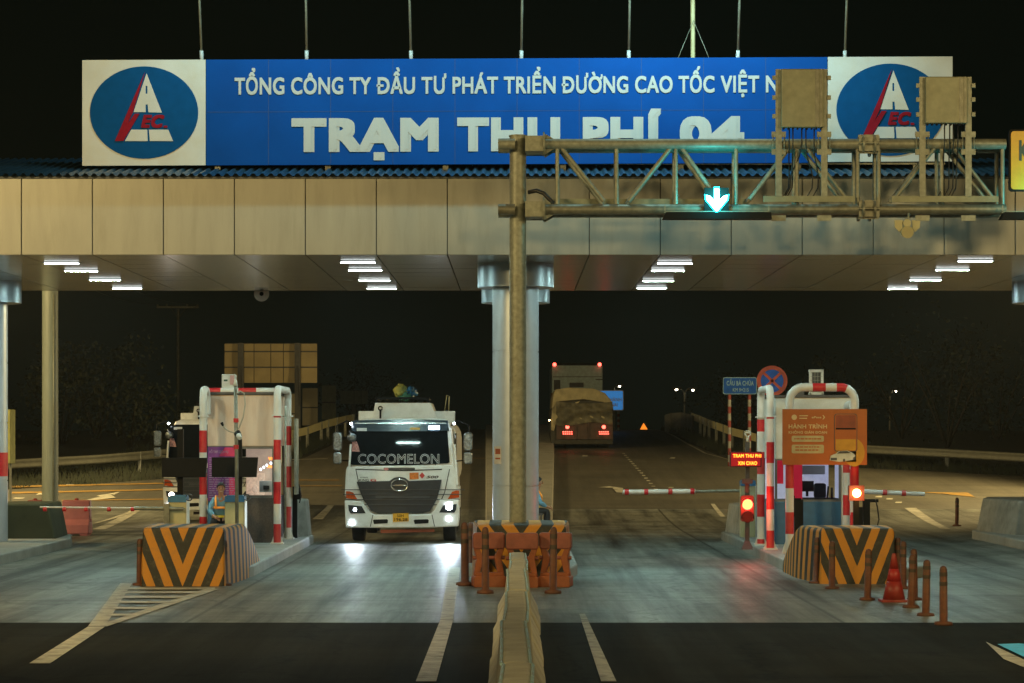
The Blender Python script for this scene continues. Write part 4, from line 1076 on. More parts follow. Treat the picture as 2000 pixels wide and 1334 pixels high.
# right booth
YR = 48.7
def BR(px, py): q = P(px, py, YR); return q.x, q.z
bt = thing('toll_booth', 'white toll booth with a lit blue window behind the orange poster', 'booth', (6.0, YR+1.7, .2))
x0, x1 = BR(1514,0)[0], BR(1664,0)[0]; zt = BR(0,776)[1]; zw = BR(0,897)[1]; zs = BR(0,980)[1]
mb = MB(); mb.box(((x0+x1)/2, YR+1.7, (zt+zw)/2), (x1-x0, 3.4, zt-zw)); mb.box((x1-.11, YR+.09, (.2+zw)/2), (.2,.16,zw-.2)); bev(mb.build('upper_wall', BOOTHW, bt), .02)
mb = MB(); mb.box(((x0+x1)/2, YR+1.7, zt+.025), (x1-x0+.06, 3.5, .04)); mb.box((x0+.5, YR+.1, zt+.08), (.18,.1,.08)); mb.build('roof', DARK, bt)
xw = x1-.215
mb = MB(); mb.box(((x0+xw)/2, YR+.05, (.2+zs)/2), (xw-x0, .07, zs-.2)); mb.box((x0+.03, YR+1.75, (.2+zs)/2), (.05, 3.3, zs-.2)); mb.box((x1-.03, YR+1.75, (.2+zs)/2), (.05, 3.2, zs-.2)); mb.box(((x0+x1)/2, YR+3.37, (.2+zs)/2), (x1-x0-.14,.05,zs-.2)); bev(mb.build('lower_panel', BOOTHB, bt), .01)
mb = MB(); winbox(mb, x0, xw, zs, zw+.02, YR+.05, .045)
wn = mb.build('window_frame', STEELFRAME, bt)
for yy in (YR+1.7, YR+3.3): mb = MB(); mb.box((x0+.03, yy, (zs+zw)/2), (.05,.06,zw-zs)); mb.build('mullion', STEELFRAME, bt)
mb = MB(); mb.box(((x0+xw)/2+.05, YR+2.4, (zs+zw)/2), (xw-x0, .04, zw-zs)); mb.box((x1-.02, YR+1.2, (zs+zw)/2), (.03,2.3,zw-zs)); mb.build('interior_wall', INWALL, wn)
mb = MB(); a, b = BR(1590,930), BR(1638,912); mb.box(((a[0]+b[0])/2, YR+2.2, (a[1]+b[1])/2), (b[0]-a[0], .2, b[1]-a[1])); bev(mb.build('air_conditioner', BOOTHW, wn), .02)
mb = MB(); a, b = BR(1575,962), BR(1600,941); mb.box(((a[0]+b[0])/2, YR+.9, (a[1]+b[1])/2), (b[0]-a[0], .04, b[1]-a[1])); mb.box(((a[0]+b[0])/2, YR+.95, a[1]-.05), (.05,.05,.1)); mb.build('monitor', CHAIRM, wn)
mb = MB(); a, b = BR(1604,976), BR(1628,946); mb.rbox(((a[0]+b[0])/2, YR+1.2, (a[1]+b[1])/2), (b[0]-a[0], .08, b[1]-a[1]), .05); mb.build('chair', CHAIRM, wn)
mb = MB(); a, b = BR(1574,978), BR(1642,970); mb.box(((a[0]+b[0])/2, YR+.7, a[1]+.02), (b[0]-a[0], .8, .04)); mb.tube([(b[0]-.2,YR+.6,a[1]),(b[0]-.17,YR+.6,a[1]+.28)], .02, 8); mb.tube([(b[0]-.1,YR+.6,a[1]),(b[0]-.1,YR+.6,a[1]+.25)], .025, 8); mb.build('desk', CHAIRM, wn)
mb = MB(); a, b = BR(1519,945), BR(1531,896); mb.box(((a[0]+b[0])/2, YR+.1, (a[1]+b[1])/2), (b[0]-a[0], .01, b[1]-a[1])); a, b = BR(1546,975), BR(1568,900); mb.box(((a[0]+b[0])/2, YR+.1, (a[1]+b[1])/2), (b[0]-a[0], .01, b[1]-a[1])); mb.build('red_reflection', REDWIN, wn)  # glowing strips standing in for the board mirrored in the window
mb = MB(); mb.box(((x0+xw)/2, YR+.055, (zs+zw)/2), (xw-x0-.09, .008, zw-zs-.07)); mb.build('pane', glm, wn)
meter_box(1579, 1607, 722, 771, 48.9, 'white caged unit standing on the roof of the right booth', True)
# orange poster board
YO = 44.86
def BO(px, py): q = P(px, py, YO); return q.x, q.z
ad = thing('advert_board', 'orange advertising board with a phone and a silver car on the striped arch', 'advert board', (BO(1610,0)[0], YO, BO(0,908)[1]))
def orect(x0, x1, y0, y1, y, d=.004):
    a, b = BO(x0, y1), BO(x1, y0); mb = MB(); return mb.box(((a[0]+b[0])/2, y, (a[1]+b[1])/2), (b[0]-a[0], d, b[1]-a[1]))
mb = orect(1528, 1693, 799, 908, YO, .03); mb.build('panel', ORANGEAD, ad)
q = BO(1668, 884); mb = MB(); mb.prism([(q[0]+.26*math.cos(a)*.75, q[1]+.26*math.sin(a)) for a in [math.pi*2*i/24 for i in range(24)]], YO-.018, YO-.0155); 
mb2 = orect(1632, 1672, 856, 902, YO-.0165, .003); mb.add(mb2.v, mb2.f); mb.build('yellow_glow', ADYEL, ad)
a, b = BO(1629,882), BO(1674,808)
mb = MB(); mb.rbox(((a[0]+b[0])/2, YO-.021, (a[1]+b[1])/2), (b[0]-a[0], .004, b[1]-a[1]), .05, 4); mb.build('phone_outline', DARK, ad)
mb = MB(); mb.rbox(((a[0]+b[0])/2, YO-.025, (a[1]+b[1])/2), (b[0]-a[0]-.025, .003, b[1]-a[1]-.025), .045, 4); mb.build('phone_screen', ORANGEAD, ad)
mb = orect(1632, 1671, 811, 838, YO-.0275, .002); mb.build('phone_header', ADDARK, ad)
mb = orect(1632, 1671, 836, 839, YO-.030, .002); mb.build('phone_bar', BLACK, ad)
mb = orect(1632, 1671, 858, 880, YO-.0275, .002); mb.build('phone_card', ADYEL, ad)
mb = MB()
for (xx, yy) in ((1546,856),(1546,876)):
    h_ = 12 if yy == 856 else 17
    a, b = BO(xx, yy+h_/2+1), BO(1609, yy-h_/2+1); mb.rbox(((a[0]+b[0])/2, YO-.018, (a[1]+b[1])/2), (b[0]-a[0], .004, b[1]-a[1]), .03)
mb.build('caption_box', ADPALE, ad)
mb = MB()
for (t, x0_, x1_, y0_, y1_) in (('HÀNH TRÌNH',1540,1615,829,837),('KHÔNG GIÁN ĐOẠN',1540,1615,842,847),('ePass',1585,1604,813,817)):
    a, b = BO(x0_, y1_), BO(x1_, y0_); m = text_mb(t, a[0], b[0], a[1], b[1], YO-.022, .03, .003); mb.add(m.v, m.f)
q = BO(1551, 815); mb.prism(ellipse_pts(q[0], q[1], .05, .05, 20), YO-.021, YO-.016)
a = BO(1606, 815); mb.prism([(a[0],a[1]+.04),(a[0]+.02,a[1]+.04),(a[0]+.05,a[1]),(a[0]+.02,a[1]-.04),(a[0],a[1]-.04),(a[0]+.025,a[1])], YO-.021, YO-.017)
for i in range(2): m = orect(1561, 1578-i*2, 811+i*5, 813+i*5, YO-.019, .002); mb.add(m.v, m.f)
mb.build('lettering', ADTEXT, ad)
mb = MB()
for (x0_, x1_, yy) in ((1551,1604,857),(1553,1602,873),(1553,1600,879)):
    x = x0_
    while x < x1_:
        w_ = random.uniform(2.5, 8); m = orect(x, min(x+w_, x1_), yy-1.2, yy+1.2, YO-.0225, .002); mb.add(m.v, m.f); x += w_+1.5
mb.build('small_print', ORANGEAD, ad)
mb = MB(); mb.prism([BO(x, y) for x, y in ((1620,899),(1622,890),(1632,886),(1638,881),(1655,880),(1664,884),(1670,889),(1669,897),(1660,899),(1640,902))], YO-.036, YO-.032); mb.build('car_picture', ADCAR, ad)
mb = MB(); mb.prism([BO(x, y) for x, y in ((1634,886),(1640,881.5),(1654,881),(1662,885)) ], YO-.040, YO-.0365); 
for x, y in ((1648,899),(1668,895.5)): q = BO(x,y); mb.prism(ellipse_pts(q[0], q[1], .022, .03, 14), YO-.040, YO-.0365)
m = orect(1622,1634,894,899,YO-.038,.002); mb.add(m.v, m.f); mb.build('car_glass', DARK, ad)
mb = MB()
for x in (1540, 1668): mb.box((BO(x,0)[0], YO+.05, BO(0,850)[1]), (.06,.07,.9))
mb.build('clamp', GALVD, ad)

# red text board, traffic light, beacon
YT = 47.2
def BT(px, py): q = P(px, py, YT); return q.x, q.z
f = thing('message_board', 'lit red LED board with amber words left of the right booth', 'message board', (BT(1461,0)[0], YT, .2))
a, b = BT(1425,912), BT(1487,882); mb = MB(); mb.box(((a[0]+b[0])/2, YT, (a[1]+b[1])/2), (b[0]-a[0], .12, b[1]-a[1])); bev(mb.build('case', mat('dark red case', (.06,.004,.006), .5), f), .01)
mb = MB(); mb.box(((a[0]+b[0])/2, YT-.062, (a[1]+b[1])/2), (b[0]-a[0]-.05, .003, b[1]-a[1]-.04)); mb.build('screen', LEDRED, f)
mb = MB()
for t, x0_, x1_, y0_, y1_ in (('TRAM THU PHI',1431,1486,887,893.5),('XIN CHAO',1441,1478,901,908)):
    a, b = BT(x0_, y1_), BT(x1_, y0_); m = text_mb(t, a[0], b[0], a[1], b[1], YT-.068, .03, .002); mb.add(m.v, m.f)
mb.build('lettering', LEDTXT, f)
x = BT(1461,0)[0]; mb = MB(); mb.box((x, YT+.1, (BT(0,862)[1]+.2)/2), (.075,.075,BT(0,862)[1]-.2)); mb.box((x, YT+.1, .25), (.2,.2,.1), taper=.5); mb.build('post', DARK, f)
mb = MB(); mb.tube(arc((x, YT+.05, BT(0,847)[1]), (1,0,0), (0,0,1), .055, 0, 360, 14), .013, 6); mb.box((x, YT+.05, BT(0,845)[1]), (.1,.03,.025)); mb.tube([(x,YT+.08,BT(0,852)[1]),(x,YT+.08,BT(0,863)[1])], .03, 8); mb.build('convex_mirror', BOOTHW, f)
YT2 = 46.6
q = P(1459, 985, YT2)
f = thing('traffic_light', 'traffic light with the upper lamp lit, below the red LED board', 'traffic light', (q.x, YT2, .2))
mb = MB(); mb.rbox((q.x, YT2, P(0,993,YT2).z), (.25, .16, .5), .04); mb.build('housing', mat('dark red housing', (.10,.012,.012), .5), f)
mb = MB(); mb.cyl((q.x, YT2-.09, q.z), (q.x, YT2-.081, q.z), .105, n=24); l_ = mb.build('lens', REDLAMP, f)
mb = MB(); mb.prism(ellipse_pts(q.x-.0, q.z+.0, .085, .085, 20), YT2-.10, YT2-.091); mb.build('lamp_core', SIGNALY, l_)
mb = MB(); mb.cyl((q.x, YT2-.09, q.z-.25), (q.x, YT2-.081, q.z-.25), .10, n=24); mb.build('lens', mat('unlit lens', (.05,.01,.01), .2), f)
mb = MB(); 
for dz in (0,-.25): mb.tube(arc((q.x, YT2-.15, q.z+dz), (1,0,0), (0,0,1), .115, -10, 190, 10), .012, 5)
mb.build('visor', BLACK, f)
mb = MB(); mb.box((q.x, YT2+.03, (.2+q.z-.35)/2), (.07,.07,q.z-.55)); mb.box((q.x, YT2+.03, .28), (.22,.2,.16), taper=.4); mb.box((q.x+.0, YT2-.02, P(0,940,YT2).z), (.2,.16,.09)); mb.box((q.x, YT2+.05, P(0,955,YT2).z), (.07,.06,.4)); mb.build('post', DARK, f)
ld = bpy.data.lights.new('red glow', 'POINT'); ld.energy = 22; ld.color = (1, .06, .03); ld.shadow_soft_size = .1
lo = bpy.data.objects.new('lamp', ld); COL.objects.link(lo); lo.parent = f; lo.location = (0, -.28, q.z-.2)
YB2 = 44.6
q = P(1672, 963, YB2)
f = thing('warning_beacon', 'glowing amber beacon on a short black post beside the right booth', 'beacon', (q.x, YB2, .2))
mb = MB(); mb.box((q.x, YB2, (q.z-.1+.2)/2), (.10,.10,q.z-.3)); mb.box((q.x, YB2, .26), (.22,.2,.12), taper=.5); mb.build('post', BLACK, f)
mb = MB(); mb.box((q.x, YB2, q.z), (.28,.16,.28)); mb.build('housing', mat('dark red housing', None), f)
mb = MB(); mb.cyl((q.x, YB2-.1, q.z), (q.x, YB2-.081, q.z), .075, n=20); mb.build('lens', AMBER, f)
ld = bpy.data.lights.new('amber glow', 'POINT'); ld.energy = 14; ld.color = (1, .45, .12); ld.shadow_soft_size = .08
lo = bpy.data.objects.new('lamp', ld); COL.objects.link(lo); lo.parent = f; lo.location = (0, -.3, q.z-.2)
f = thing('card_reader', 'black device column with a looped hose right of the amber beacon', 'device', (P(1692,0,47.4).x, 47.4, .2))
x = P(1692,0,47.4).x; z1 = P(0,980,47.4).z
mb = MB(); mb.box((x, 47.4, (z1+.2)/2), (.13,.13,z1-.2)); mb.box((x+.08, 47.4, z1+.02), (.3,.12,.06)); mb.box((x-.13,47.3,z1-.3),(.08,.1,.4)); mb.build('body', BLACK, f)
mb = MB(); mb.tube([(x+.17,47.35,z1+.05),(x+.21,47.35,z1-.1),(x+.24,47.35,z1-.35),(x+.2,47.35,z1-.5),(x+.1,47.35,z1-.53)], .014, 6); mb.build('hose', CABLE, f)
f = thing('card_reader', 'black device column standing before the blue panel of the right booth', 'device', (P(1556,0,46.2).x, 46.2, .2))
x = P(1560,0,46.2).x; z1 = P(0,976,46.2).z
mb = MB(); mb.box((x, 46.2, (z1+.2)/2), (.16,.14,z1-.2)); mb.box((x-.13, 46.2, z1-.12), (.1,.12,.4)); mb.box((x-.06,46.18,z1+.01),(.2,.1,.04)); mb.build('body', BLACK, f)
mb = MB(); mb.tube([(x-.1,46.15,z1),(x-.16,46.15,z1+.12),(x-.2,46.1,z1+.2)], .012, 6); mb.build('stalk', CABLE, f)
f = thing('card_reader', 'thin black device post behind the striped posts of the cream booth', 'device', (P(580,0,51.8).x, 51.8, .2))
x = P(580,0,51.8).x; mb = MB(); mb.box((x-.04, 51.8, .75), (.1,.1,1.1)); mb.box((x+.03,51.75,1.15),(.1,.08,.25)); mb.build('body', BLACK, f)
mb = MB(); mb.tube([(x+.05,51.7,1.35),(x+.1,51.7,1.1),(x+.06,51.7,.95)], .012, 6); mb.build('hose', CABLE, f)

# ------------------------------------------------------------------ people
def skin_body(name, verts, edges, radii, m, parent, subs=2):
    o_ = Vector(parent['_org'])
    me = bpy.data.meshes.new('tmp'); me.from_pydata([tuple(Vector(v)-o_) for v in verts], edges, []); me.update()
    ob = bpy.data.objects.new('tmp', me); COL.objects.link(ob)
    md = ob.modifiers.new('s', 'SKIN'); md.use_smooth_shade = True
    if not me.skin_vertices: me.attributes.new
    sv = me.skin_vertices[0].data if me.skin_vertices else None
    for i, r in enumerate(radii):
        rr = r if isinstance(r, tuple) else (r, r)
        sv[i].radius = rr; sv[i].use_root = (i == 0)
    ss = ob.modifiers.new('u', 'SUBSURF'); ss.levels = subs; ss.render_levels = subs
    bpy.context.view_layer.update()
    ev = ob.evaluated_get(bpy.context.evaluated_depsgraph_get()); nm = bpy.data.meshes.new_from_object(ev)
    bpy.data.objects.remove(ob)
    nm.materials.clear(); nm.materials.append(m)
    for p in nm.polygons: p.use_smooth = True; p.material_index = 0
    o2 = bpy.data.objects.new(name, nm); COL.objects.link(o2); o2.parent = parent; o2['_org'] = tuple(o_)
    return o2
def seated(bx, by, zs, ang, label, face=True):
    """person sitting on a stool, leaning forward, forearms on the knees; local front is -y, turned by ang"""
    f = thing('person', label, 'person', (bx, by, zs))
    def W(x, y, z):
        c, s = math.cos(ang), math.sin(ang); return Vector((bx+x*c-y*s, by+x*s+y*c, zs+z))
    # legs
    vs = [W(0,.05,.52), W(-.10,.0,.50), W(-.16,-.38,.52), W(-.17,-.36,.10), W(-.17,-.50,.06), W(.10,.0,.50), W(.16,-.38,.52), W(.17,-.36,.10), W(.17,-.50,.06)]
    skin_body('trousers', vs, [(0,1),(1,2),(2,3),(3,4),(0,5),(5,6),(6,7),(7,8)], [.13,.10,.075,.055,.045,.10,.075,.055,.045], TROUSER, f)
    # head, neck, forearms and hands: the body, one surface
    v = [W(0,.02,.56), W(0,-.06,.82), W(0,-.13,.97), W(0,-.15,1.05), W(0,-.175,1.13), W(0,-.185,1.20), W(0,-.175,1.26),
         W(-.17,-.09,.93), W(-.24,-.20,.70), W(-.13,-.40,.60), W(-.09,-.47,.57), W(.17,-.09,.93), W(.24,-.20,.70), W(.13,-.40,.60), W(.09,-.47,.57)]
    e = [(0,1),(1,2),(2,3),(3,4),(4,5),(5,6),(2,7),(7,8),(8,9),(9,10),(2,11),(11,12),(12,13),(13,14)]
    r = [.09,.09,.07,.045,.068,.080,.062,.04,.038,.030,.028,.04,.038,.030,.028]
    skin_body('body', v, e, r, SKIN, f)
    # fingers, five to each hand
    for sx in (-1, 1):
        for k in range(4):
            a = W(sx*(.085-.0+.0), -.475, .585-.018*k+.01); b_ = W(sx*(.05), -.50, .58-.018*k+.008); c_ = W(sx*(.02), -.49-.004*k, .575-.018*k)
            skin_body('finger', [a, b_, c_], [(0,1),(1,2)], [.009,.0085,.007], SKIN, f, 1)
        skin_body('thumb', [W(sx*.09,-.45,.60), W(sx*.07,-.46,.625), W(sx*.045,-.475,.63)], [(0,1),(1,2)], [.011,.01,.008], SKIN, f, 1)
    # shirt
    vs = [W(0,.03,.55), W(0,.0,.70), W(0,-.08,.88), W(0,-.11,.96), W(-.15,-.09,.945), W(-.235,-.19,.72), W(-.15,-.35,.62), W(.15,-.09,.945), W(.235,-.19,.72), W(.15,-.35,.62)]
    skin_body('shirt', vs, [(0,1),(1,2),(2,3),(2,4),(4,5),(5,6),(2,7),(7,8),(8,9)], [(.17,.12),(.17,.125),(.155,.115),.07,.08,.062,.048,.08,.062,.048], SHIRT, f)
    mb = MB()
    mb.tube([W(-.10,-.02,1.03), W(-.11,-.16,.99), W(-.11,-.235,.88), W(-.10,-.235,.76)], .024, 8); mb.tube([W(.10,-.02,1.03), W(.11,-.16,.99), W(.11,-.235,.88), W(.10,-.235,.76)], .024, 8)
    mb.tube([W(-.17,-.13,.80), W(-.11,-.225,.79), W(0,-.245,.79), W(.11,-.225,.79), W(.17,-.13,.80)], .026, 8)
    mb.build('reflective_strap', VEST, f)
    mb = MB(); mb.tube([W(-.17,-.03,.60), W(-.12,-.14,.60), W(0,-.17,.60), W(.12,-.14,.60), W(.17,-.03,.60)], .03, 8); mb.build('yellow_hem', VESTY, f)
    # hair, ears, face
    hd = W(0,-.182,1.20)
    mb = MB(); n_, m_2 = 20, 10; vs, fs = [], []
    for j in range(m_2+1):
        t = math.pi*.56*j/m_2
        for i in range(n_):
            a = 2*math.pi*i/n_; fr = max(0, -math.sin(a))
            rr = 1+.06*math.sin(5*a+j)+.04*math.sin(11*a)
            tt = t*(1-.42*fr)
            vs.append(W(.088*rr*math.sin(tt)*math.cos(a), -.165+.104*rr*math.sin(tt)*math.sin(a), 1.215+.108*rr*math.cos(tt)))
    for j in range(m_2):
        for i in range(n_): fs.append((j*n_+i, j*n_+(i+1)%n_, (j+1)*n_+(i+1)%n_, (j+1)*n_+i))
    mb.add(vs, fs, True); mb.build('hair', HAIR, f)
    mb = MB(); 
    for sx in (-1,1): q = W(sx*.082,-.175,1.185); mb.ellipsoid(q, (.012,.02,.032), 8, 6)
    q = W(0,-.272,1.175); mb.ellipsoid(q, (.013,.018,.024), 8, 6)
    mb.build('ears_and_nose', SKIN, f)
    mb = MB()
    for sx in (-1,1): mb.ellipsoid(W(sx*.032,-.256,1.20), (.013,.006,.006), 8, 5); mb.box(W(sx*.032,-.258,1.221), (.034,.008,.007), rz=ang)
    mb.build('eyes', HAIR, f)
    mb = MB(); mb.tube([W(-.028,-.250,1.142), W(-.012,-.258,1.134), W(.012,-.258,1.134), W(.028,-.250,1.142)], .006, 6); mb.build('mouth', mat('teeth', (.7,.62,.55), .4), f)
    # collar
    mb = MB()
    for sx in (-1,1): mb.prism([(W(sx*.005,0,0).x, zs+.95), (W(sx*.05,0,0).x, zs+1.03), (W(sx*.06,0,0).x, zs+.95)], W(0,-.215,0).y, W(0,-.205,0).y)
    mb.build('collar', SHIRT, f)
    f.scale = (.95,.95,.95)
    return f
seated(-5.90, 48.55, .2, R(8), 'smiling attendant in a blue shirt sitting in front of the purple poster')
f = thing('stool', 'plain stool under the smiling attendant before the cream booth', 'stool', (-5.90, 48.65, .2))
mb = MB(); mb.rbox((-5.90, 48.65, .62), (.36,.36,.05), .02); mb.build('seat', CABB, f)
for sx in (-1,1):
    for sy in (-1,1): mb = MB(); mb.cyl((-5.90+sx*.16, 48.65+sy*.16, .2), (-5.90+sx*.14, 48.65+sy*.14, .6), .014, n=8); mb.build('leg', WHITE, f)
seated(.38, 54.6, .2, R(95), 'person in a light blue shirt mostly hidden behind the central column')
f = thing('stool', 'plain stool under the person behind the central column', 'stool', (.46, 54.6, .2))
mb = MB(); mb.rbox((.46, 54.6, .62), (.36,.36,.05), .02); mb.build('seat', DARK, f)
for sx in (-1,1):
    for sy in (-1,1): mb = MB(); mb.cyl((.46+sx*.15, 54.6+sy*.15, .2), (.46+sx*.14, 54.6+sy*.14, .6), .014, n=8); mb.build('leg', DARK, f)

# ------------------------------------------------------------------ main truck
def wheel(parent, x, y, r, w, hub=True):
    mb = MB(); pr = [(-w/2, r*.62), (-w/2, r*.93), (-w/2+.03, r), (w/2-.03, r), (w/2, r*.93), (w/2, r*.62)]
    n = 28; vs = []
    for i in range(n):
        a = 2*math.pi*i/n
        for px, pr_ in pr: vs.append((x+px, y+pr_*math.cos(a), r+pr_*math.sin(a)))
    k = len(pr); fs = []
    for i in range(n):
        for j in range(k): fs.append((i*k+j, i*k+(j+1)%k, ((i+1)%n)*k+(j+1)%k, ((i+1)%n)*k+j))
    mb.add(vs, fs, True); wo = mb.build('wheel', RUBBER, parent)
    mb = MB(); mb.cyl((x-w*.3, y, r), (x+w*.3, y, r), r*.61, n=24); mb.cyl((x-w*.42, y, r), (x+w*.42, y, r), r*.22, n=12); mb.build('rim', GALV, wo)
    return wo
def TX(zx): return (zx-641)/343.4
def TZ(zy): return (1256-zy)/343.4
def truck(lit=True, warm=False):
    t = thing('tanker_truck', '', 'truck', (0,0,0))
    def poly(pts, y0, y1, name, m, parent=t, b=.0):
        mb = MB(); mb.prism([(TX(a), TZ(c)) for a, c in pts], y0, y1); o = mb.build(name, m, parent)
        if b: bev(o, b, 2)
        return o
    # cab shell: front profile lofted to the back
    sec = []
    def ring(y, sc, ztop):
        pts = [(-1.20,.62),(-1.245,1.0),(-1.22,1.55),(-1.15,2.1),(-1.10,2.55),(-1.02,ztop-.06),(-.85,ztop),(.85,ztop),(1.02,ztop-.06),(1.10,2.55),(1.15,2.1),(1.22,1.55),(1.245,1.0),(1.20,.62)]
        return [(x*sc, y, z) for x, z in pts]
    for y, sc, zt in ((.10,.965,2.66),(.16,.99,2.73),(.4,1.0,2.77),(1.1,1.0,2.78),(1.75,1.0,2.76),(1.8,.98,2.7)): sec.append(ring(y, sc, zt))
    # windscreen rake: move upper front vertices back
    for s_i in range(2): sec[s_i] = [(x, y+max(0, (z-1.7))*.16, z) for x, y, z in sec[s_i]]
    k = len(sec[0]); vs = [p for s in sec for p in s]; fs = []
    for j in range(len(sec)-1):
        for i in range(k): fs.append((j*k+i, j*k+(i+1)%k, (j+1)*k+(i+1)%k, (j+1)*k+i))
    fs.append(tuple(range(k-1,-1,-1))); fs.append(tuple(range((len(sec)-1)*k, len(sec)*k)))
    mb = MB(); mb.add(vs, fs); cab = mb.build('cab', TRUCKWHITE, t); bev(cab, .03, 3)
    rk = lambda z: .10+max(0, z-1.7)*.16
    def raked(pts, off, th, name, m, parent=t):
        n = len(pts); P2 = [(TX(a), TZ(c)) for a, c in pts]
        ar = sum(P2[i][0]*P2[(i+1)%n][1]-P2[(i+1)%n][0]*P2[i][1] for i in range(n))
        if ar < 0: P2 = P2[::-1]
        vs = [(x, rk(z)-off, z) for x, z in P2]+[(x, rk(z)-off+th, z) for x, z in P2]
        fs = [tuple(range(n)), tuple(range(2*n-1,n-1,-1))]+[(i, i+n, (i+1)%n+n, (i+1)%n) for i in range(n)]
        mb = MB(); mb.add(vs, fs); return mb.build(name, m, parent)
    ws = raked([(252,372),(300,352),(980,352),(1000,640),(985,648),(640,665),(250,660),(232,650)], .012, .02, 'windscreen', GLASSD)
    if not warm: raked([(250,322),(270,318),(640,308),(985,318),(995,398),(640,402),(240,402)], .035, .03, 'sun_visor', mat('tinted visor', (.03,.045,.06), .12))
    if not warm: raked([(270,336),(970,334),(970,342),(270,344)], .043, .006, 'visor_gloss', CHROME)
    raked([(285,376),(362,376),(362,400),(285,400)], .046, .008, 'marker_lamp', SIGNWHITE)
    raked([(840,362),(920,362),(920,386),(840,386)], .05, .010, 'marker_lamp', HEADS if lit and not warm else SIGNWHITE)
    raked([(695,374),(770,374),(770,389),(695,389)], .046, .008, 'marker_lamp', AMBER if False else PLATE)
    raked([(248,480),(285,480),(300,520),(310,560),(250,556)], .02, .006, 'sticker', mat('red white sticker', (.45,.2,.18), .5, var=.6, vscale=20), ws)
    if not warm:
        tm = text_mb('COCOMELON', TX(296), TX(920), TZ(650), TZ(577), 0, 0, 0, outline=.012)
        tm.v = [Vector((v.x, rk(v.z)-.018+v.y*.4, v.z)) for v in tm.v]; tm.build('lettering', mat('white outline', (.7,.72,.72), .5, emit=(.7,.75,.8), es=.06), ws)  # slight glow put into the white letters
    # lower front
    poly([(215,672),(1030,660),(1050,700),(1060,900),(900,1000),(380,1000),(195,900),(205,700)], .03, .12, 'front_panel', TRUCKWHITE, b=.02)
    poly([(282,690),(642,700),(942,690),(944,698),(642,708),(284,698)], .024, .03, 'panel_gap', BLACK)
    for sx_ in (0, 1):
        f_ = (lambda a: a) if sx_ == 0 else (lambda a: 1282-a)
        poly([(f_(278),692),(f_(284),692),(f_(322),870),(f_(352),936),(f_(344),936),(f_(316),870)], .022, .028, 'panel_gap', BLACK)
        poly([(f_(412),1040),(f_(418),1040),(f_(398),1132),(f_(392),1132)], -.084, -.079, 'panel_gap', DARK)
    poly([(288,788),(540,782),(575,758),(617,750),(660,758),(690,782),(940,772),(925,850),(900,930),(850,1015),(800,1028),(450,1032),(400,1010),(350,940),(318,870)], -.02, .06, 'grille', GRILLE, b=.01)
    g = MB()
    for zy in (850, 885, 925, 965): g.box((0, -.028, TZ(zy)), ((640-(zy-800)*.6)/343.4*1.55, .02, .018))
    g.box((0,-.03,TZ(905)), (1.2,.03,.06)); g.build('grille_slat', mat('grille slat', (.04,.047,.058), .3), t)
    em = MB(); em.tube([(TX(617)+.185*math.cos(a), -.04, TZ(815)+.135*math.sin(a)) for a in [2*math.pi*i/28 for i in range(29)]], .016, 8)
    em.box((TX(617), -.04, TZ(815)), (.2,.02,.035)); em.tube([(TX(617)-.17,-.04,TZ(815)), (TX(617)-.1,-.04,TZ(815))], .022, 6); em.tube([(TX(617)+.17,-.04,TZ(815)), (TX(617)+.1,-.04,TZ(815))], .022, 6)
    em.build('emblem', CHROME, t)
    mb = MB(); mb.rbox((TX(615), .02, TZ(690)), (.7,.02,.05), .02); mb.build('nameplate', DARK, t)
    mb = MB(); mb.prism(ellipse_pts(TX(515), TZ(692), .055, .03, 16), .0, .01); mb.build('badge', mat('badge red', (.5,.2,.2), .3), t)
    if not warm:
        tm = text_mb('KING', TX(307), TX(380), TZ(786), TZ(768), .02, .02, .006); tm.build('lettering', DARK, t)
        text_mb('G', TX(392), TX(438), TZ(786), TZ(768), .02, .03, .006).build('lettering', RED, t)
        text_mb('HYBRID', TX(315), TX(375), TZ(760), TZ(751), .02, .02, .006).build('lettering', DARK, t)
        text_mb('500', TX(822), TX(916), TZ(763), TZ(743), .02, .03, .006, shear=.3).build('lettering', DARK, t)
        poly([(693,720),(763,718),(764,768),(694,771)], .018, .024, 'warning_label', mat('orange label', (.62,.17,.02), .5, var=.3, vscale=30))
        poly([(790,716),(811,741),(790,766),(769,741)], .018, .024, 'warning_label', RED)
    # bumper
    bp = poly([(195,930),(330,935),(372,1000),(420,1040),(860,1036),(885,1000),(925,925),(1075,925),(1080,1040),(1070,1130),(860,1140),(420,1142),(205,1140)], -.08, .12, 'bumper', TRUCKWHITE, b=.025)
    for x0_ in (415, 727): poly([(x0_,1085),(x0_+8,1078),(x0_+108,1075),(x0_+116,1084),(x0_+112,1106),(x0_+8,1112)], -.09, -.075, 'air_intake', BLACK)
    for sx in (1, -1):
        def mx(pts): return pts if sx == 1 else [(1282-a, c-6) for a, c in pts]
        h = poly(mx([(225,965),(330,975),(360,1030),(245,1032),(230,1010)]), -.092, -.07, 'headlight_housing', mat('smoked lamp glass', (.03,.035,.04), .1))
        big = (sx == -1) if not warm else (sx == 1)
        r_ = .075 if big else .035
        cx_, cz_ = (TX(278), TZ(1002)) if sx == 1 else (-TX(278)*.985, TZ(978))
        mb = MB(); mb.cyl((cx_, -.10, cz_), (cx_, -.085, cz_), r_, n=24); mb.build('headlight', (HEADWARM if warm else HEADL) if big else HEADS, h)
        fx = TX(255) if sx == 1 else TX(997); fz = TZ(1100) if sx == 1 else TZ(1073)
        mb = MB(); mb.cyl((fx, -.10, fz), (fx, -.078, fz), .04, n=20); mb.build('fog_light', HEADL if not warm else HEADS, bp)
        poly(mx([(207,862),(232,862),(262,872),(295,928),(207,915)]), -.005, .035, 'turn_signal', TURN)
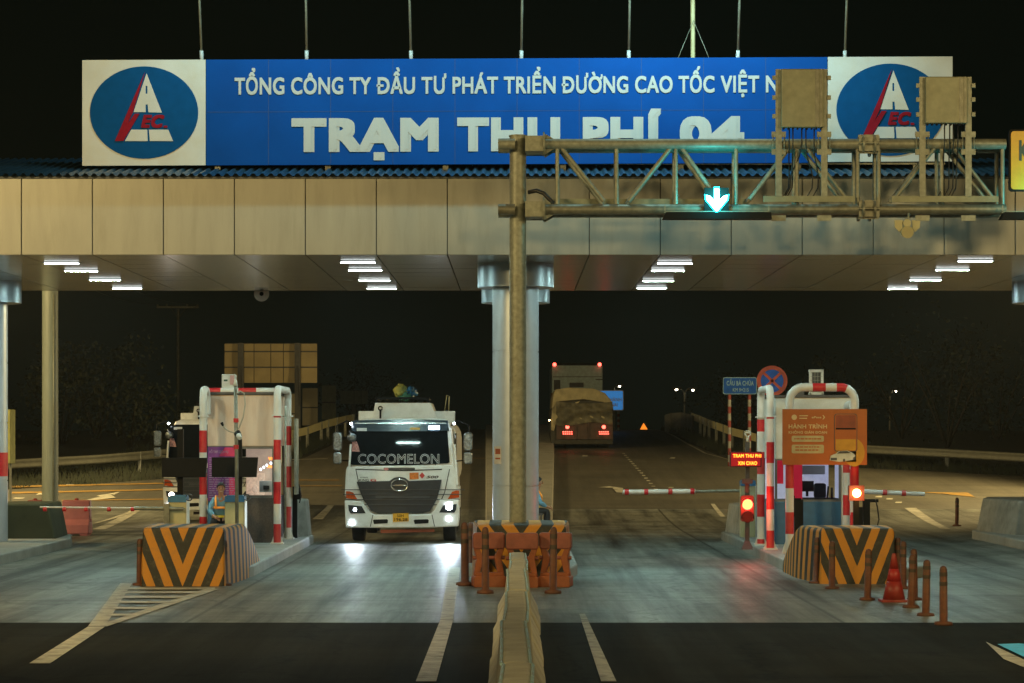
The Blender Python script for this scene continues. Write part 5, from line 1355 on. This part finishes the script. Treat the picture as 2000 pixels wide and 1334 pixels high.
        # fender side
        mb = MB(); mb.box((sx*1.235, .75, 1.0), (.06,1.3,.5)); bev(mb.build('fender', TRUCKWHITE, t), .02)
        # mirrors
        mf = MB(); mf.tube([(sx*1.08,.35,2.62),(sx*1.25,.2,2.72),(sx*1.48,.12,2.62),(sx*1.46,.12,1.84),(sx*1.2,.3,1.82)], .018, 8); mi = mf.build('mirror_arm', BLACK, t)
        mb = MB(); mb.rbox((sx*1.46, .08, 2.26), (.20,.14,.42), .07, 4); mb.rbox((sx*1.46, .08, 1.89), (.19,.14,.27), .06, 4); bev(mb.build('mirror', MIRRORC, mi), .03, 2)
        mb = MB(); mb.tube([(sx*.45, .16, 1.62), (sx*.75, .05, 1.66), (sx*.72, .12, 1.78)], .013, 6); mb.ellipsoid((sx*.76,.06,1.655),(.035,.03,.03)); mb.build('wiper', BLACK, t)
        wheel(t, sx*1.03, .95, .48, .28)
        mb = MB(); mb.box((sx*1.19, .05, 1.75), (.04,.12,.9), ry=sx*R(-4)); mb.build('pillar_trim', TRUCKWHITE, t)
        mb = MB(); mb.prismx([(.35,1.7),(.55,2.45),(1.4,2.45),(1.5,1.7)], sx*1.165-.006, sx*1.165+.006); mb.xf(Matrix.Identity(4)); mb.build('side_window', GLASSD, t)
        mb = MB(); mb.cyl((sx*1.15, .0, 2.66), (sx*1.15, .03, 2.66), .025, n=10); mb.build('side_lamp', HEADS, t)
    mb = MB(); mb.ellipsoid((TX(252), .02, TZ(450)), (.11,.06,.10), 14, 8); mb.tube([(TX(230),.1,TZ(400)),(TX(250),.02,TZ(425))], .012, 6); mb.build('round_mirror', MIRRORC, t)
    # plate
    pl = poly([(567,1032),(688,1028),(690,1090),(569,1096)], -.10, -.085, 'number_plate', PLATE)
    if not warm:
        tm = text_mb('50H', TX(600), TX(650), TZ(1058), TZ(1038), -.103, .02, .002); t2 = text_mb('196.28', TX(580), TX(680), TZ(1088), TZ(1066), -.103, .02, .002); tm.add(t2.v, t2.f); tm.build('lettering', BLACK, pl)
    poly([(470,1158),(880,1152),(885,1175),(470,1184)], .1, .16, 'underrun_bar', RUSTY if warm else mat('faded red bar', (.35,.10,.06), .6))
    mb = MB(); mb.box((0, 4.0, .78), (.9, 7.4, .22)); mb.box((0,.5,.5),(1.5,.5,.25)); mb.build('chassis', BLACK, t)
    # tank body behind cab
    mb = MB(); mb.rbox((0, 5.0, 1.95), (2.3, 5.6, 1.7), .45, 5); bev(mb.build('tank', TRUCKWHITE, t), .05)
    mb = MB(); mb.box((0, 2.15, 2.82), (2.24, .1, .28)); mb.prism([(-.80,2.74),(.72,2.74),(.56,3.15),(-.73,3.15)], 2.05, 3.6); bev(mb.build('bulkhead', TRUCKWHITE, t), .01)
    mb = MB()
    for x in (-.7,-.5,.5): mb.box((x, 2.8, 3.24), (.03,1.3,.04))
    for y in (2.1, 2.6, 3.2): mb.box((-.1, y, 3.26), (1.24,.03,.05))
    for x in (-.7,-.15,.5): mb.box((x,2.1,3.2),(.03,.03,.12))
    mb.build('roof_rack', BLACK, t)
    mb = MB(); mb.tube([(TX(432),2.02,TZ(320)),(TX(432),2.02,TZ(225))], .022, 8); mb.tube(arc((TX(432),2.0,TZ(218)), (1,0,0),(0,0,1), .045, 0, 350, 10), .014, 6); mb.build('hose_hook', BLACK, t)
    mb = MB(); mb.tube([(.87,2.2,2.95),(.93,2.2,3.33),(.98,2.2,3.3),(.97,2.2,2.95)], .012, 6); mb.build('hand_rail', CABY, t)
    wheel(t, 1.0, 5.4, .48, .26); wheel(t, -1.0, 5.4, .48, .26); wheel(t, 1.0, 6.7, .48, .26); wheel(t, -1.0, 6.7, .48, .26)
    return t
tr = truck(); tr['label'] = 'white tanker truck with blazing headlights coming through the middle lane'
tr.location = (-2.50, 54.0, 0)
def spot(parent, loc, rot, e, col, size=70, r=.03, blend=.6):
    ld = bpy.data.lights.new('headlight beam', 'SPOT'); ld.energy = e; ld.color = col; ld.spot_size = R(size); ld.spot_blend = blend; ld.shadow_soft_size = r
    lo = bpy.data.objects.new('lamp', ld); COL.objects.link(lo); lo.parent = parent; lo.location = loc; lo.rotation_euler = (-rot[0], 0, 0); return lo
spot(tr, (1.04,-.16,.81), (R(74),0,R(0)), 200, (.75,.88,1)); spot(tr, (-1.04,-.16,.75), (R(70),0,0), 90, (.75,.88,1))
spot(tr, (1.03,-.16,.53), (R(72),0,0), 45, (.75,.88,1)); spot(tr, (-1.12,-.16,.46), (R(72),0,0), 45, (.75,.88,1))
# bundle on the rack
bx, by = -2.50, 56.5
f = thing('cloth_bundle', 'crumpled yellow and green cloth bundle on top of the white truck', 'bundle', (bx-.1, by, 3.28))
for nm, m, cx, cz, r_ in (('yellow_cloth', YELT, -.15, 3.43, (.17,.15,.14)), ('green_cloth', GREENT, -.07, 3.33, (.16,.14,.10)), ('blue_cloth', CABB, .09, 3.42, (.13,.12,.09))):
    mb = MB(); mb.ellipsoid((bx+cx, by, cz), r_, 16, 10)
    for i, v in enumerate(mb.v): mb.v[i] = v + Vector((random.uniform(-.05,.05), random.uniform(-.04,.04), random.uniform(-.05,.05)))
    mb.build(nm, m, f)
t2 = truck(warm=True); t2['label'] = 'second pale tanker truck with a warm headlight half hidden behind the cream booth'
t2.location = (-8.15, 65.0, gz(65))
spot(t2, (-1.04,-.16,.75), (R(75),0,0), 60, (1,.8,.6))

# ------------------------------------------------------------------ departing lorry and van behind it
Yc = 96.4; sc_ = FP/Yc; zc = gz(Yc)
lo_ = thing('lorry', 'loaded lorry under a dusty tarpaulin driving away uphill with red tail lights', 'truck', (P(1137,0,Yc).x, Yc, zc))
def LX(px): return (px-1005)/sc_
def LZ(py): return CAMH-(py-850)/sc_
mb = MB(); mb.prism([(LX(x), LZ(y)) for x, y in ((1076,868),(1076,800),(1086,782),(1190,782),(1198,800),(1197,868))], Yc, Yc+6); bev(mb.build('cargo_body', CARGO, lo_), .03)
mb = MB(); mb.prism([(LX(x), LZ(y)) for x, y in ((1078,800),(1080,776),(1084,761),(1110,757),(1160,759),(1182,768),(1196,786),(1198,800),(1180,786),(1140,780),(1092,784))], Yc-.08, Yc+6.1)
mb.prism([(LX(x), LZ(y)) for x, y in ((1078,800),(1092,784),(1090,812),(1082,842),(1076,840))], Yc-.07, Yc+6)
mb.prism([(LX(x), LZ(y)) for x, y in ((1088,817),(1118,790),(1124,786),(1134,782),(1116,806),(1096,820))], Yc-.06, Yc)
mb.prism([(LX(x), LZ(y)) for x, y in ((1120,812),(1160,806),(1196,818),(1196,822),(1130,820))], Yc-.06, Yc); bev(mb.build('tarpaulin', TARP, lo_), .04, 2)
mb = MB(); nx_, nz_ = 26, 14; vs = []; fs = []
for j in range(nz_+1):
    for i in range(nx_+1):
        u, w = i/nx_, j/nz_
        fold = .10*math.sin(9*u+7*w+2*math.sin(5*u))*math.sin(math.pi*w) + .04*math.sin(31*u-12*w)
        px_ = 1086 + (1196-1086)*u; py_ = 784+4*math.sin(3*u) + (826-784+5*math.sin(6*u+1))*w
        vs.append((LX(px_), Yc-.16-fold, LZ(py_)))
for j in range(nz_):
    for i in range(nx_): a = j*(nx_+1)+i; fs.append((a, a+nx_+1, a+nx_+2, a+1))
mb.add(vs, fs, True); mb.build('netting', mat('dusty netting', (.075,.068,.042), .7, var=.5, vscale=5, dirt=(.02,.02,.015), damt=.8, dscale=1.2), lo_)
mb = MB(); mb.box(((LX(1087)+LX(1197))/2, Yc-.05, (LZ(822)+LZ(858))/2), (LX(1197)-LX(1087), .06, LZ(822)-LZ(858)))
for x in (1100,1125,1150,1175): mb.box((LX(x), Yc-.1, LZ(840)), (.05,.06,.7))
mb.build('tailgate', RUSTY, lo_)
mb = MB(); mb.box((LX(1142), Yc+.1, LZ(862)), (2.1,.1,.15)); mb.build('bumper', DARK, lo_)
for x in (1108, 1179):
    mb = MB(); mb.cyl((LX(x), Yc-.17, LZ(834)), (LX(x), Yc-.13, LZ(834)), .075, n=16); tl = mb.build('tail_light', REDLAMPC, lo_)
    mb = MB()
    for i in range(5):
        for j in range(2): mb.box((LX(x-8+i*4)+.01*j, Yc-.16, LZ(843.5+j*4)), (.055,.02,.04))
    mb.build('led_cluster', REDLAMPC, lo_)
for x in (1094, 1178): 
    wo = MB(); wo.cyl((LX(x)-.22, Yc+1.1, zc+.45), (LX(x)+.22, Yc+1.1, zc+.45), .45, n=24); wo.build('wheel', RUBBER, lo_)
mb = MB(); mb.box((0.0+LX(1137), Yc+7.2, zc+1.4), (2.3,1.8,1.9)); mb.build('cab', RUSTY, lo_)
mb = MB()
for px, py in ((1073,821),(1084,820)): mb.ellipsoid((LX(px), Yc-.05, LZ(py)), (.03,.02,.03), 8, 6)
mb.build('marker_lamp', SODIUM, lo_)
Yv = 120.0; s3 = FP/Yv; VX = lambda px: (px-1005)/s3; VZ = lambda py: CAMH-(py-850)/s3
v_ = thing('box_lorry', 'tall white box lorry with red top lamps beyond the tarpaulin lorry', 'truck', (VX(1127), Yv, gz(Yv)))
a, b = VX(1078), VX(1177)
mb = MB(); mb.rbox(((a+b)/2, Yv+3.5, (VZ(712)+gz(Yv)+.6)/2), (b-a, 7, VZ(712)-gz(Yv)-.6), .12, 4); bev(mb.build('box_body', mat('white box', (.52,.68,.72), .4), v_), .03)
mb = MB(); mb.box(((a+b)/2, Yv-.03, VZ(736)), (b-a-.1,.02,.03)); mb.box((VX(1170), Yv-.04, VZ(741)), (.35,.03,.05)); mb.build('seam', DARK, v_)
mb = MB(); mb.box((VX(1088), Yv-.02, VZ(752)), (.32,.03,.5)); mb.box((VX(1126), Yv-.02, VZ(752)), (.7,.03,.24)); mb.build('vent', DARK, v_)
mb = MB(); mb.box(((a+b)/2, Yv-.04, VZ(711.5)), (b-a+.05,.1,.12)); mb.build('light_bar', BLACK, v_)
for x in (1083, 1171): mb = MB(); mb.cyl((VX(x), Yv-.13, VZ(712)), (VX(x), Yv-.09, VZ(712)), .09, n=14); mb.build('top_lamp', REDLAMPC, v_)
for x in (1092,1164): mb = MB(); mb.cyl((VX(x)-.2, Yv+2, gz(Yv)+.45), (VX(x)+.2, Yv+2, gz(Yv)+.45), .5, n=20); mb.build('wheel', RUBBER, v_)

# ------------------------------------------------------------------ background furniture
def panel_sign(px0, px1, py0, py1, Y, face, texts, label, border=True, posts=(), name='road_sign', emitm=None, tm=None):
    a, b = P(px0, py1, Y), P(px1, py0, Y); f = thing(name, label, 'sign', ((a.x+b.x)/2, Y, gz(Y)))
    w, h = b.x-a.x, b.z-a.z; c = ((a.x+b.x)/2, (a.z+b.z)/2)
    if border: mb = MB(); mb.rbox((c[0], Y, c[1]), (w, .04, h), .06); mb.build('border', SIGNWHITE if tm is None else tm, f)
    mb = MB(); mb.rbox((c[0], Y-.026, c[1]), (w-.1*(h/1.2), .01, h-.1*(h/1.2)), .05); mb.build('face', face, f)
    L = MB()
    for t, x0_, x1_, y0_, y1_ in texts:
        q0, q1 = P(x0_, y1_, Y), P(x1_, y0_, Y); m = text_mb(t, q0.x, q1.x, q0.z, q1.z, Y-.036, .02, .004); L.add(m.v, m.f)
    if texts: L.build('lettering', tm or SIGNWHITE, f)
    for px in posts:
        x = P(px, 0, Y).x; zz0 = gz(Y)-.1; n_ = 12; pts = [Vector((x, Y+.06, zz0+(a.z+h*.5-zz0)*i/n_)) for i in range(n_+1)]
        mb = MB(); mb.tube(pts, .06, 8, [i % 2 for i in range(n_)]); mb.build('post', [DIMR, DIMW], f)
    return f
dimtxt = mat('dull sign letters', (.10,.20,.32), .5)
DIMR, DIMW = mat('dim post red', (.14,.012,.012), .6), mat('dim post white', (.18,.19,.18), .6)  # darkened red and white, dim light put into the post colours
panel_sign(1412, 1478, 737, 770, 88, ROADBLUE, [('CẦU BÀ CHÙA',1419,1472,744,753),('KM 9+215',1431,1462,758,765)], 'dim blue bridge name sign on striped posts left of the round sign', posts=(1425,1464), tm=dimtxt)
panel_sign(1150, 1218, 762, 802, 112, ROADBLUE2, [('LONG THÀNH',1160,1214,777,784),('ĐỒNG NAI',1168,1206,787,794)], 'bright blue direction sign partly hidden by the tarpaulin lorry', posts=(1180,1208))
# no stopping sign
Yn = 58; q = P(1508, 744, Yn); r_ = 30/FP*Yn
f = thing('no_stopping_sign', 'round blue no stopping sign with a red ring and cross behind the right booth', 'sign', (q.x, Yn, 0))
mb = MB(); mb.cyl((q.x, Yn, q.z), (q.x, Yn+.02, q.z), r_, n=48); mb.build('ring', mat('sign red', (.80,.13,.06), .5), f)
mb = MB(); mb.cyl((q.x, Yn-.012, q.z), (q.x, Yn-.004, q.z), r_*.74, n=48); mb.build('disc', mat('sign blue', (.02,.14,.65), .5), f)
mb = MB()
for a in (43, -43): mb.box((q.x, Yn-.018, q.z), (r_*1.5, .006, r_*.17), ry=R(a))
mb.build('cross', mat('sign red', None), f)
mb = MB(); mb.tube([(q.x, Yn+.06, 0), (q.x, Yn+.06, q.z)], .04, 8); mb.build('post', GALV, f)
# warning triangle
q = P(1257, 832, 117); f = thing('warning_sign', 'small glowing orange warning triangle at the crest of the road', 'sign', (q.x, 117, gz(117)))
mb = MB(); mb.prism([(P(1250,0,117).x, P(0,839,117).z),(P(1265,0,117).x, P(0,839,117).z),(q.x, P(0,826,117).z)], 116.98, 117); mb.build('triangle', mat('lit orange', (.7,.2,.02), .5, emit=(1,.25,.02), es=1.2), f)
mb = MB(); mb.box((q.x, 117.1, gz(117)+.1), (.3,.2,.3)); mb.build('foot', DARK, f)
# billboard backs
def billboard(px0, px1, py0, py1, Y, m, cols, rows_, beams, label):
    a, b = P(px0, py1, Y), P(px1, py0, Y); f = thing('billboard', label, 'billboard', ((a.x+b.x)/2, Y, gz(Y)))
    w, h = b.x-a.x, b.z-a.z
    mb = MB(); xs = [a.x+w*c for c in cols]; zs_ = [a.z+h*r for r in rows_]
    for i in range(len(xs)-1):
        for j in range(len(zs_)-1):
            mb.box(((xs[i]+xs[i+1])/2, Y+.02*random.random(), (zs_[j]+zs_[j+1])/2), (xs[i+1]-xs[i]-.03, .05, zs_[j+1]-zs_[j]-.06), rx=R(random.uniform(-1.2,1.2)), rz=R(random.uniform(-1.2,1.2)))
    mb.build('back_sheet', m, f)
    mb = MB(); mb.box(((a.x+b.x)/2, Y+.08, (a.z+b.z)/2), (w-.04,.03,h-.04)); mb.build('frame', DARK, f)
    for px in beams:
        x = P(px, 0, Y).x; mb = MB()
        if m is not BOARDBACK: mb.box((x, Y+.22, (gz(Y)+b.z)/2), (.2,.16,b.z-gz(Y))); mb.build('post', DARK, f); continue
        mb.box((x, Y-.14, (gz(Y)+b.z)/2), (.24,.16,b.z-gz(Y))); mb.prismx([(Y-.2, a.z+h*.05),(Y-.2, a.z+h*.5),(Y-.5, a.z-.6),(Y-.5, a.z-.9)], x-.05, x+.05); mb.build('post', DARK, f)
billboard(438, 620, 670, 749, 100, BOARDBACK, (0,.19,.32,.50,.635,.78,1), (0,.40,.79,1), (471,582), 'large yellowish billboard back lit by street light above the cream booth')
billboard(590, 621, 757, 832, 108, BOARDBACK2, (0,1), (0,.48,1), (603,), 'narrow two panel board back below the large billboard, nearer its corner')
billboard(560, 588, 768, 848, 104, BOARDBACK2, (0,1), (0,.5,1), (574,), 'narrow two panel board back just right of the cream booth')
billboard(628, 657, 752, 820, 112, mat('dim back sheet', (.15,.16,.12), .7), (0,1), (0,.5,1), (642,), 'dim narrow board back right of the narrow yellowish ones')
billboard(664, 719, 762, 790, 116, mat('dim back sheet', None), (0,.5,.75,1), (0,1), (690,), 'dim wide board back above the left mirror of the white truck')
# yellow board behind left column
f = thing('notice_board', 'narrow yellow board edge seen beside the far left column', 'board', (P(21,0,58).x, 58, 0))
a, b = P(16,905,58), P(25,800,58); mb = MB(); mb.box(((a.x+b.x)/2, 58, (a.z+b.z)/2), (b.x-a.x, .6, b.z-a.z)); bev(mb.build('panel', WOODG, f), .01); mb = MB(); mb.box(((a.x+b.x)/2, 58, a.z/2), (.05,.05,a.z)); mb.build('post', GALVD, f)

# guard rails
def guardrail(path, label, h=.72, step=4.0, face=1):
    pts = [G(*p) for p in path]
    f = thing('guard_rail', label, 'guard rail', pts[0])
    mb = MB(); prof = [(0,0),(.05,.05),(0,.1),(.03,.155),(0,.21),(.05,.26),(0,.31)]
    k = len(prof); vs, fs = [], []
    res = [pts[0]]
    for a, b in zip(pts, pts[1:]):
        n_ = max(1, int((b-a).length/1.5))
        for i in range(n_): q = a.lerp(b, (i+1)/n_); res.append(Vector((q.x, q.y, gz(q.y))))
    for q in res:
        for d, z in prof: vs.append((q.x, q.y-d, q.z+h-.31+z))
    for j in range(len(res)-1):
        for i in range(k-1): fs.append((j*k+i, (j+1)*k+i, (j+1)*k+i+1, j*k+i+1))
    mb.add(vs, fs, True); mb.build('beam', mat('dim rail', (.11,.11,.085), .5, metal=.3) if step > 3 else CABY, f)  # light put into the rail colour: cream for sodium shine, dark where dim
    d = 0; last = res[0]; nxt = 0
    for q in res:
        d += (q-last).length; last = q
        if d >= nxt:
            m2 = MB(); m2.box((q.x, q.y+.08, q.z+h*.5), (.11,.10,h)); m2.build('post', DIMW if step > 3 else GALVD, f); nxt += step
    return f
guardrail([(-20,943),(25,939),(192,929),(272,922),(330,916),(420,906),(480,900)], 'dull guard rail with white posts crossing the dark verge at far left', step=5)
guardrail([(540,893),(600,878),(640,862),(690,849)], 'shiny guard rail climbing towards the crest left of the white truck', h=.9, step=2)
guardrail([(1352,846),(1385,862),(1430,880),(1480,894),(1530,898)], 'guard rail descending from the concrete parapet behind the blue bridge sign', h=.9, step=2)
guardrail([(1600,900),(1700,908),(1850,916),(2030,927)], 'dull guard rail along the dark verge at far right', step=5)
# parapet at crest
mb = MB(); path = [((1298,843), .9), ((1310,843), 1.0), ((1330,844), 1.05), ((1345,846), 1.0), ((1352,848), .95)]
vs, fs = [], []
for (p, h_) in path:
    q = G(*p); t_ = h_*.85
    vs += [(q.x, q.y, q.z-.1), (q.x, q.y, q.z+t_), (q.x+.1, q.y+.35, q.z+t_), (q.x+.1, q.y+.35, q.z-.1)]
for i in range(len(path)-1):
    for j in range(4): fs.append((i*4+j, (i+1)*4+j, (i+1)*4+(j+1)%4, i*4+(j+1)%4))
fs += [(3,2,1,0), tuple(range(len(path)*4-4, len(path)*4))]
mb.add(vs, fs); q = G(1325,844); tag(mb.build('bridge_parapet', CONC, origin=q), 'pale curved concrete parapet at the crest of the road on the right', 'parapet')

# far street lamps
def lamp_post(px, pyt, Y, label, heads, pm=GALVD, glow=PALELAMP):
    x = P(px, 0, Y).x; top = P(0, pyt, Y).z; f = thing('street_lamp', label, 'street lamp', (x, Y, gz(min(Y,118))))
    mb = MB(); mb.cyl((x, Y, gz(min(Y,118))-.5), (x, Y, top), .07, .05, n=8); p1 = mb.build('pole', pm, f)
    for hx, hy in heads:
        q = P(hx, hy, Y); mb = MB(); mb.tube([(x, Y, top), ((x*.5+q.x*.5), Y, (top+q.z)/2+.12), q], .04, 6); mb.build('arm', pm, f)
        mb = MB(); mb.box(q+Vector((0,0,0)), (.45,.3,.12)); h = mb.build('lamp_head', DARK, f); mb = MB(); mb.ellipsoid(q+Vector((0,-.1,-.08)), (.075,.07,.05), 10, 6); mb.build('lamp', glow, h)
lamp_post(1337, 767, 125, 'double headed street lamp standing behind the concrete parapet', ((1353,759),(1321,758)))
lamp_post(1738, 775, 118, 'street lamp with a bright head in the dark to the right', ((1748,761),))
lamp_post(1200, 757, 150, 'street lamp above the bright blue direction sign', ((1210,752),))
lamp_post(1463, 760, 140, 'street lamp head peeping out behind the round sign', ((1538,757),)) if False else None
# power pylon and wires far left, barely visible
f = thing('power_pole', 'faint power line pole in the darkness above the second lorry', 'power pole', (P(348,0,135).x, 135, 1))
x = P(348,0,135).x; mb = MB(); mb.cyl((x,135,0),(x,135,P(0,603,135).z), .14, .09, n=8); mb.build('pole', GALVD, f)
mb = MB(); a, b = P(306,601,135), P(388,599,135); mb.box((a+b)/2, (b.x-a.x,.1,.1)); mb.tube([P(335,604,135), P(348,622,135), P(362,604,135)], .04, 6)
for px in (308,326,366,386): mb.cyl(P(px,601,135), P(px,594,135), .06, n=8)
mb.build('cross_arm', GALVD, f)
for i, (s0, e0, sag) in enumerate((((308,594),(60,480),30),((386,594),(140,480),30))):
    pts = [P(s0[0]+(e0[0]-s0[0])*t/14, s0[1]+(e0[1]-s0[1])*t/14+sag*4*(t/14)*(1-t/14), 135-3*t) for t in range(15)]
    mb = MB(); mb.tube(pts, .018, 4); tag(mb.build('power_line', GALVD, origin=pts[0]), ('faint power line sagging from the left end of the pole arm', 'faint power line sagging from the right end of the pole arm')[i], 'wire')

# verge grass and shrubs
mb = MB()
def tuft(x, y, z, n_, h_):
    for _ in range(n_):
        a = random.random()*6.28; d = random.random()*.25; hh = h_*random.uniform(.5,1.2); l_ = random.uniform(-.15,.15)
        bx_, by_ = x+d*math.cos(a), y+d*math.sin(a); w_ = .022
        mb.add([(bx_-w_,by_,z),(bx_+w_,by_,z),(bx_+l_,by_+.05,z+hh)], [(0,1,2)])
cnt = 0
while cnt < 2600:
    y = random.uniform(64, 118); side = random.choice((-1, 1))
    x = (Lf(y)-random.random()**1.5*7-.4) if side < 0 else (Rf(y)+random.random()**1.5*7+.4)
    if abs((x/y)*FP) > 1050: continue
    tuft(x, y, gz(y)-.05, 7, .32); cnt += 1
g_ = mb.build('grass', GRASS); g_['kind'] = 'stuff'
def shrub(x, y, h_, w_, label, n_=900):
    z0 = gz(min(y,118)); f = thing('shrub', label, 'shrub', (x, y, z0), 'dark bushes beyond the verge')
    m1 = MB()
    for k in range(5):
        a = k*1.26; m1.tube([(x,y,z0-.1),(x+.3*w_*math.cos(a)*.5,y+.3*w_*math.sin(a)*.5,z0+h_*.4),(x+w_*.35*math.cos(a),y+w_*.35*math.sin(a),z0+h_*.8)], [.06,.04,.015], 6)
    m1.build('stem', BARK, f)
    m1 = MB(); cl = [(random.gauss(0,w_*.3), random.gauss(0,w_*.25), h_*random.uniform(.25,.95), random.uniform(.15,.34)*w_) for _ in range(12)]
    for _ in range(n_):
        c = random.choice(cl); v = Vector((random.gauss(0,1),random.gauss(0,1),random.gauss(0,1))).normalized()*c[3]*random.uniform(.5,1.05)
        p = Vector((x+c[0], y+c[1], z0+c[2]))+v; s_2 = random.uniform(.06,.13)
        u = Vector((random.gauss(0,1),random.gauss(0,1),random.gauss(0,1))).normalized()*s_2; w2 = u.orthogonal().normalized()*s_2*.6
        m1.add([p-u, p+w2, p+u, p-w2], [(0,1,2,3)])
    m1.build('foliage', LEAF, f)
SL = [(120,905,100,3.2,4.5,'leftmost dark bush beyond the guard rail behind the round mast'),(190,905,104,4.2,5,'dark bush beyond the rail between the round mast and the second lorry'),(255,905,98,2.6,4,'low dark bush just left of the second lorry'),(700,850,128,3,5,'dark bush at the crest behind the white truck'),(1440,870,112,2.4,3.5,'low dark bush below the blue bridge sign'),(1760,900,104,4,5.5,'dark bush beyond the right rail under the street lamp'),(1850,900,98,5,6,'tall dark bush beyond the right rail'),(1950,905,102,4,6,'rightmost dark bush beyond the right rail')]
for px, py, Y, h_, w_, lb in SL: shrub(P(px,0,Y).x, Y, h_, w_, lb)

# ------------------------------------------------------------------ street lamps behind and beside the camera that light the plaza
def plaza_lamp(x, y, h_, e, aim, label, col=(1,.74,.31), size=150):
    f = thing('street_lamp', label, 'street lamp', (x, y, 0))
    mb = MB(); mb.cyl((x,y,0),(x,y,h_), .11, .07, n=12); mb.build('pole', GALV, f)
    d = Vector((aim[0]-x, aim[1]-y, 0)).normalized()
    mb = MB(); mb.tube([(x,y,h_), (x+d.x*.8,y+d.y*.8,h_+.35), (x+d.x*1.6,y+d.y*1.6,h_+.35)], .05, 8); mb.build('arm', GALV, f)
    hp = Vector((x+d.x*1.8, y+d.y*1.8, h_+.3)); mb = MB(); mb.box(hp, (.35,.6,.16)); hh = mb.build('lamp_head', DARK, f)
    mb = MB(); mb.box(hp-Vector((0,0,.09)), (.25,.45,.02)); mb.build('lamp_glass', SODIUM, hh)
    ld = bpy.data.lights.new('sodium', 'SPOT'); ld.energy = e*1.0; ld.color = col; ld.spot_size = R(size); ld.spot_blend = .5; ld.shadow_soft_size = .9
    lo = bpy.data.objects.new('light', ld); COL.objects.link(lo); lo.parent = f
    lp = hp-Vector((0,0,.14)); lo.location = lp-Vector((x,y,0))
    lo.rotation_euler = (Vector(aim)-lp).to_track_quat('-Z','Y').to_euler()
plaza_lamp(-15, 24, 10, 7600, (-6, 46, 3), 'street lamp left of the forecourt, out of the picture')
plaza_lamp(-20, 51, 9, 8000, (-10, 60, 1), 'street lamp beside the left end of the canopy, out of the picture', size=120)
plaza_lamp(15, 20, 10, 5200, (7, 44, 3), 'street lamp right of the forecourt, out of the picture')
plaza_lamp(-9, 3, 9, 5200, (-1, 27, 0), 'street lamp close to the viewer on the left, out of the picture', size=110)
plaza_lamp(9.5, 2, 9, 4400, (2, 27, 0), 'street lamp close to the viewer on the right, out of the picture', size=110)
plaza_lamp(-20, 76, 9, 11000, (-5, 77, 0), 'street lamp beyond the canopy at the left, out of the picture', size=118)
plaza_lamp(20.5, 76, 9, 15000, (4, 76, 0), 'street lamp beyond the canopy at the right, out of the picture', size=118)
# ------------------------------------------------------------------ night haze
mb = MB(); mb.box((0, 335, 9.5), (590, 760, 51)); hz = mb.build('haze', MATS['teeth']); hz['kind'] = 'stuff'
hm = bpy.data.materials.new('haze air'); hm.use_nodes = True; hn = hm.node_tree
hn.nodes.remove(hn.nodes['Principled BSDF']); pv = hn.nodes.new('ShaderNodeVolumePrincipled')
pv.inputs['Color'].default_value = (.85,.9,.88,1); pv.inputs['Density'].default_value = .00032; pv.inputs['Anisotropy'].default_value = .5
hn.links.new(pv.outputs[0], hn.nodes['Material Output'].inputs['Volume']); hz.data.materials[0] = hm
for o in bpy.data.objects:
    if '_org' in o: del o['_org']
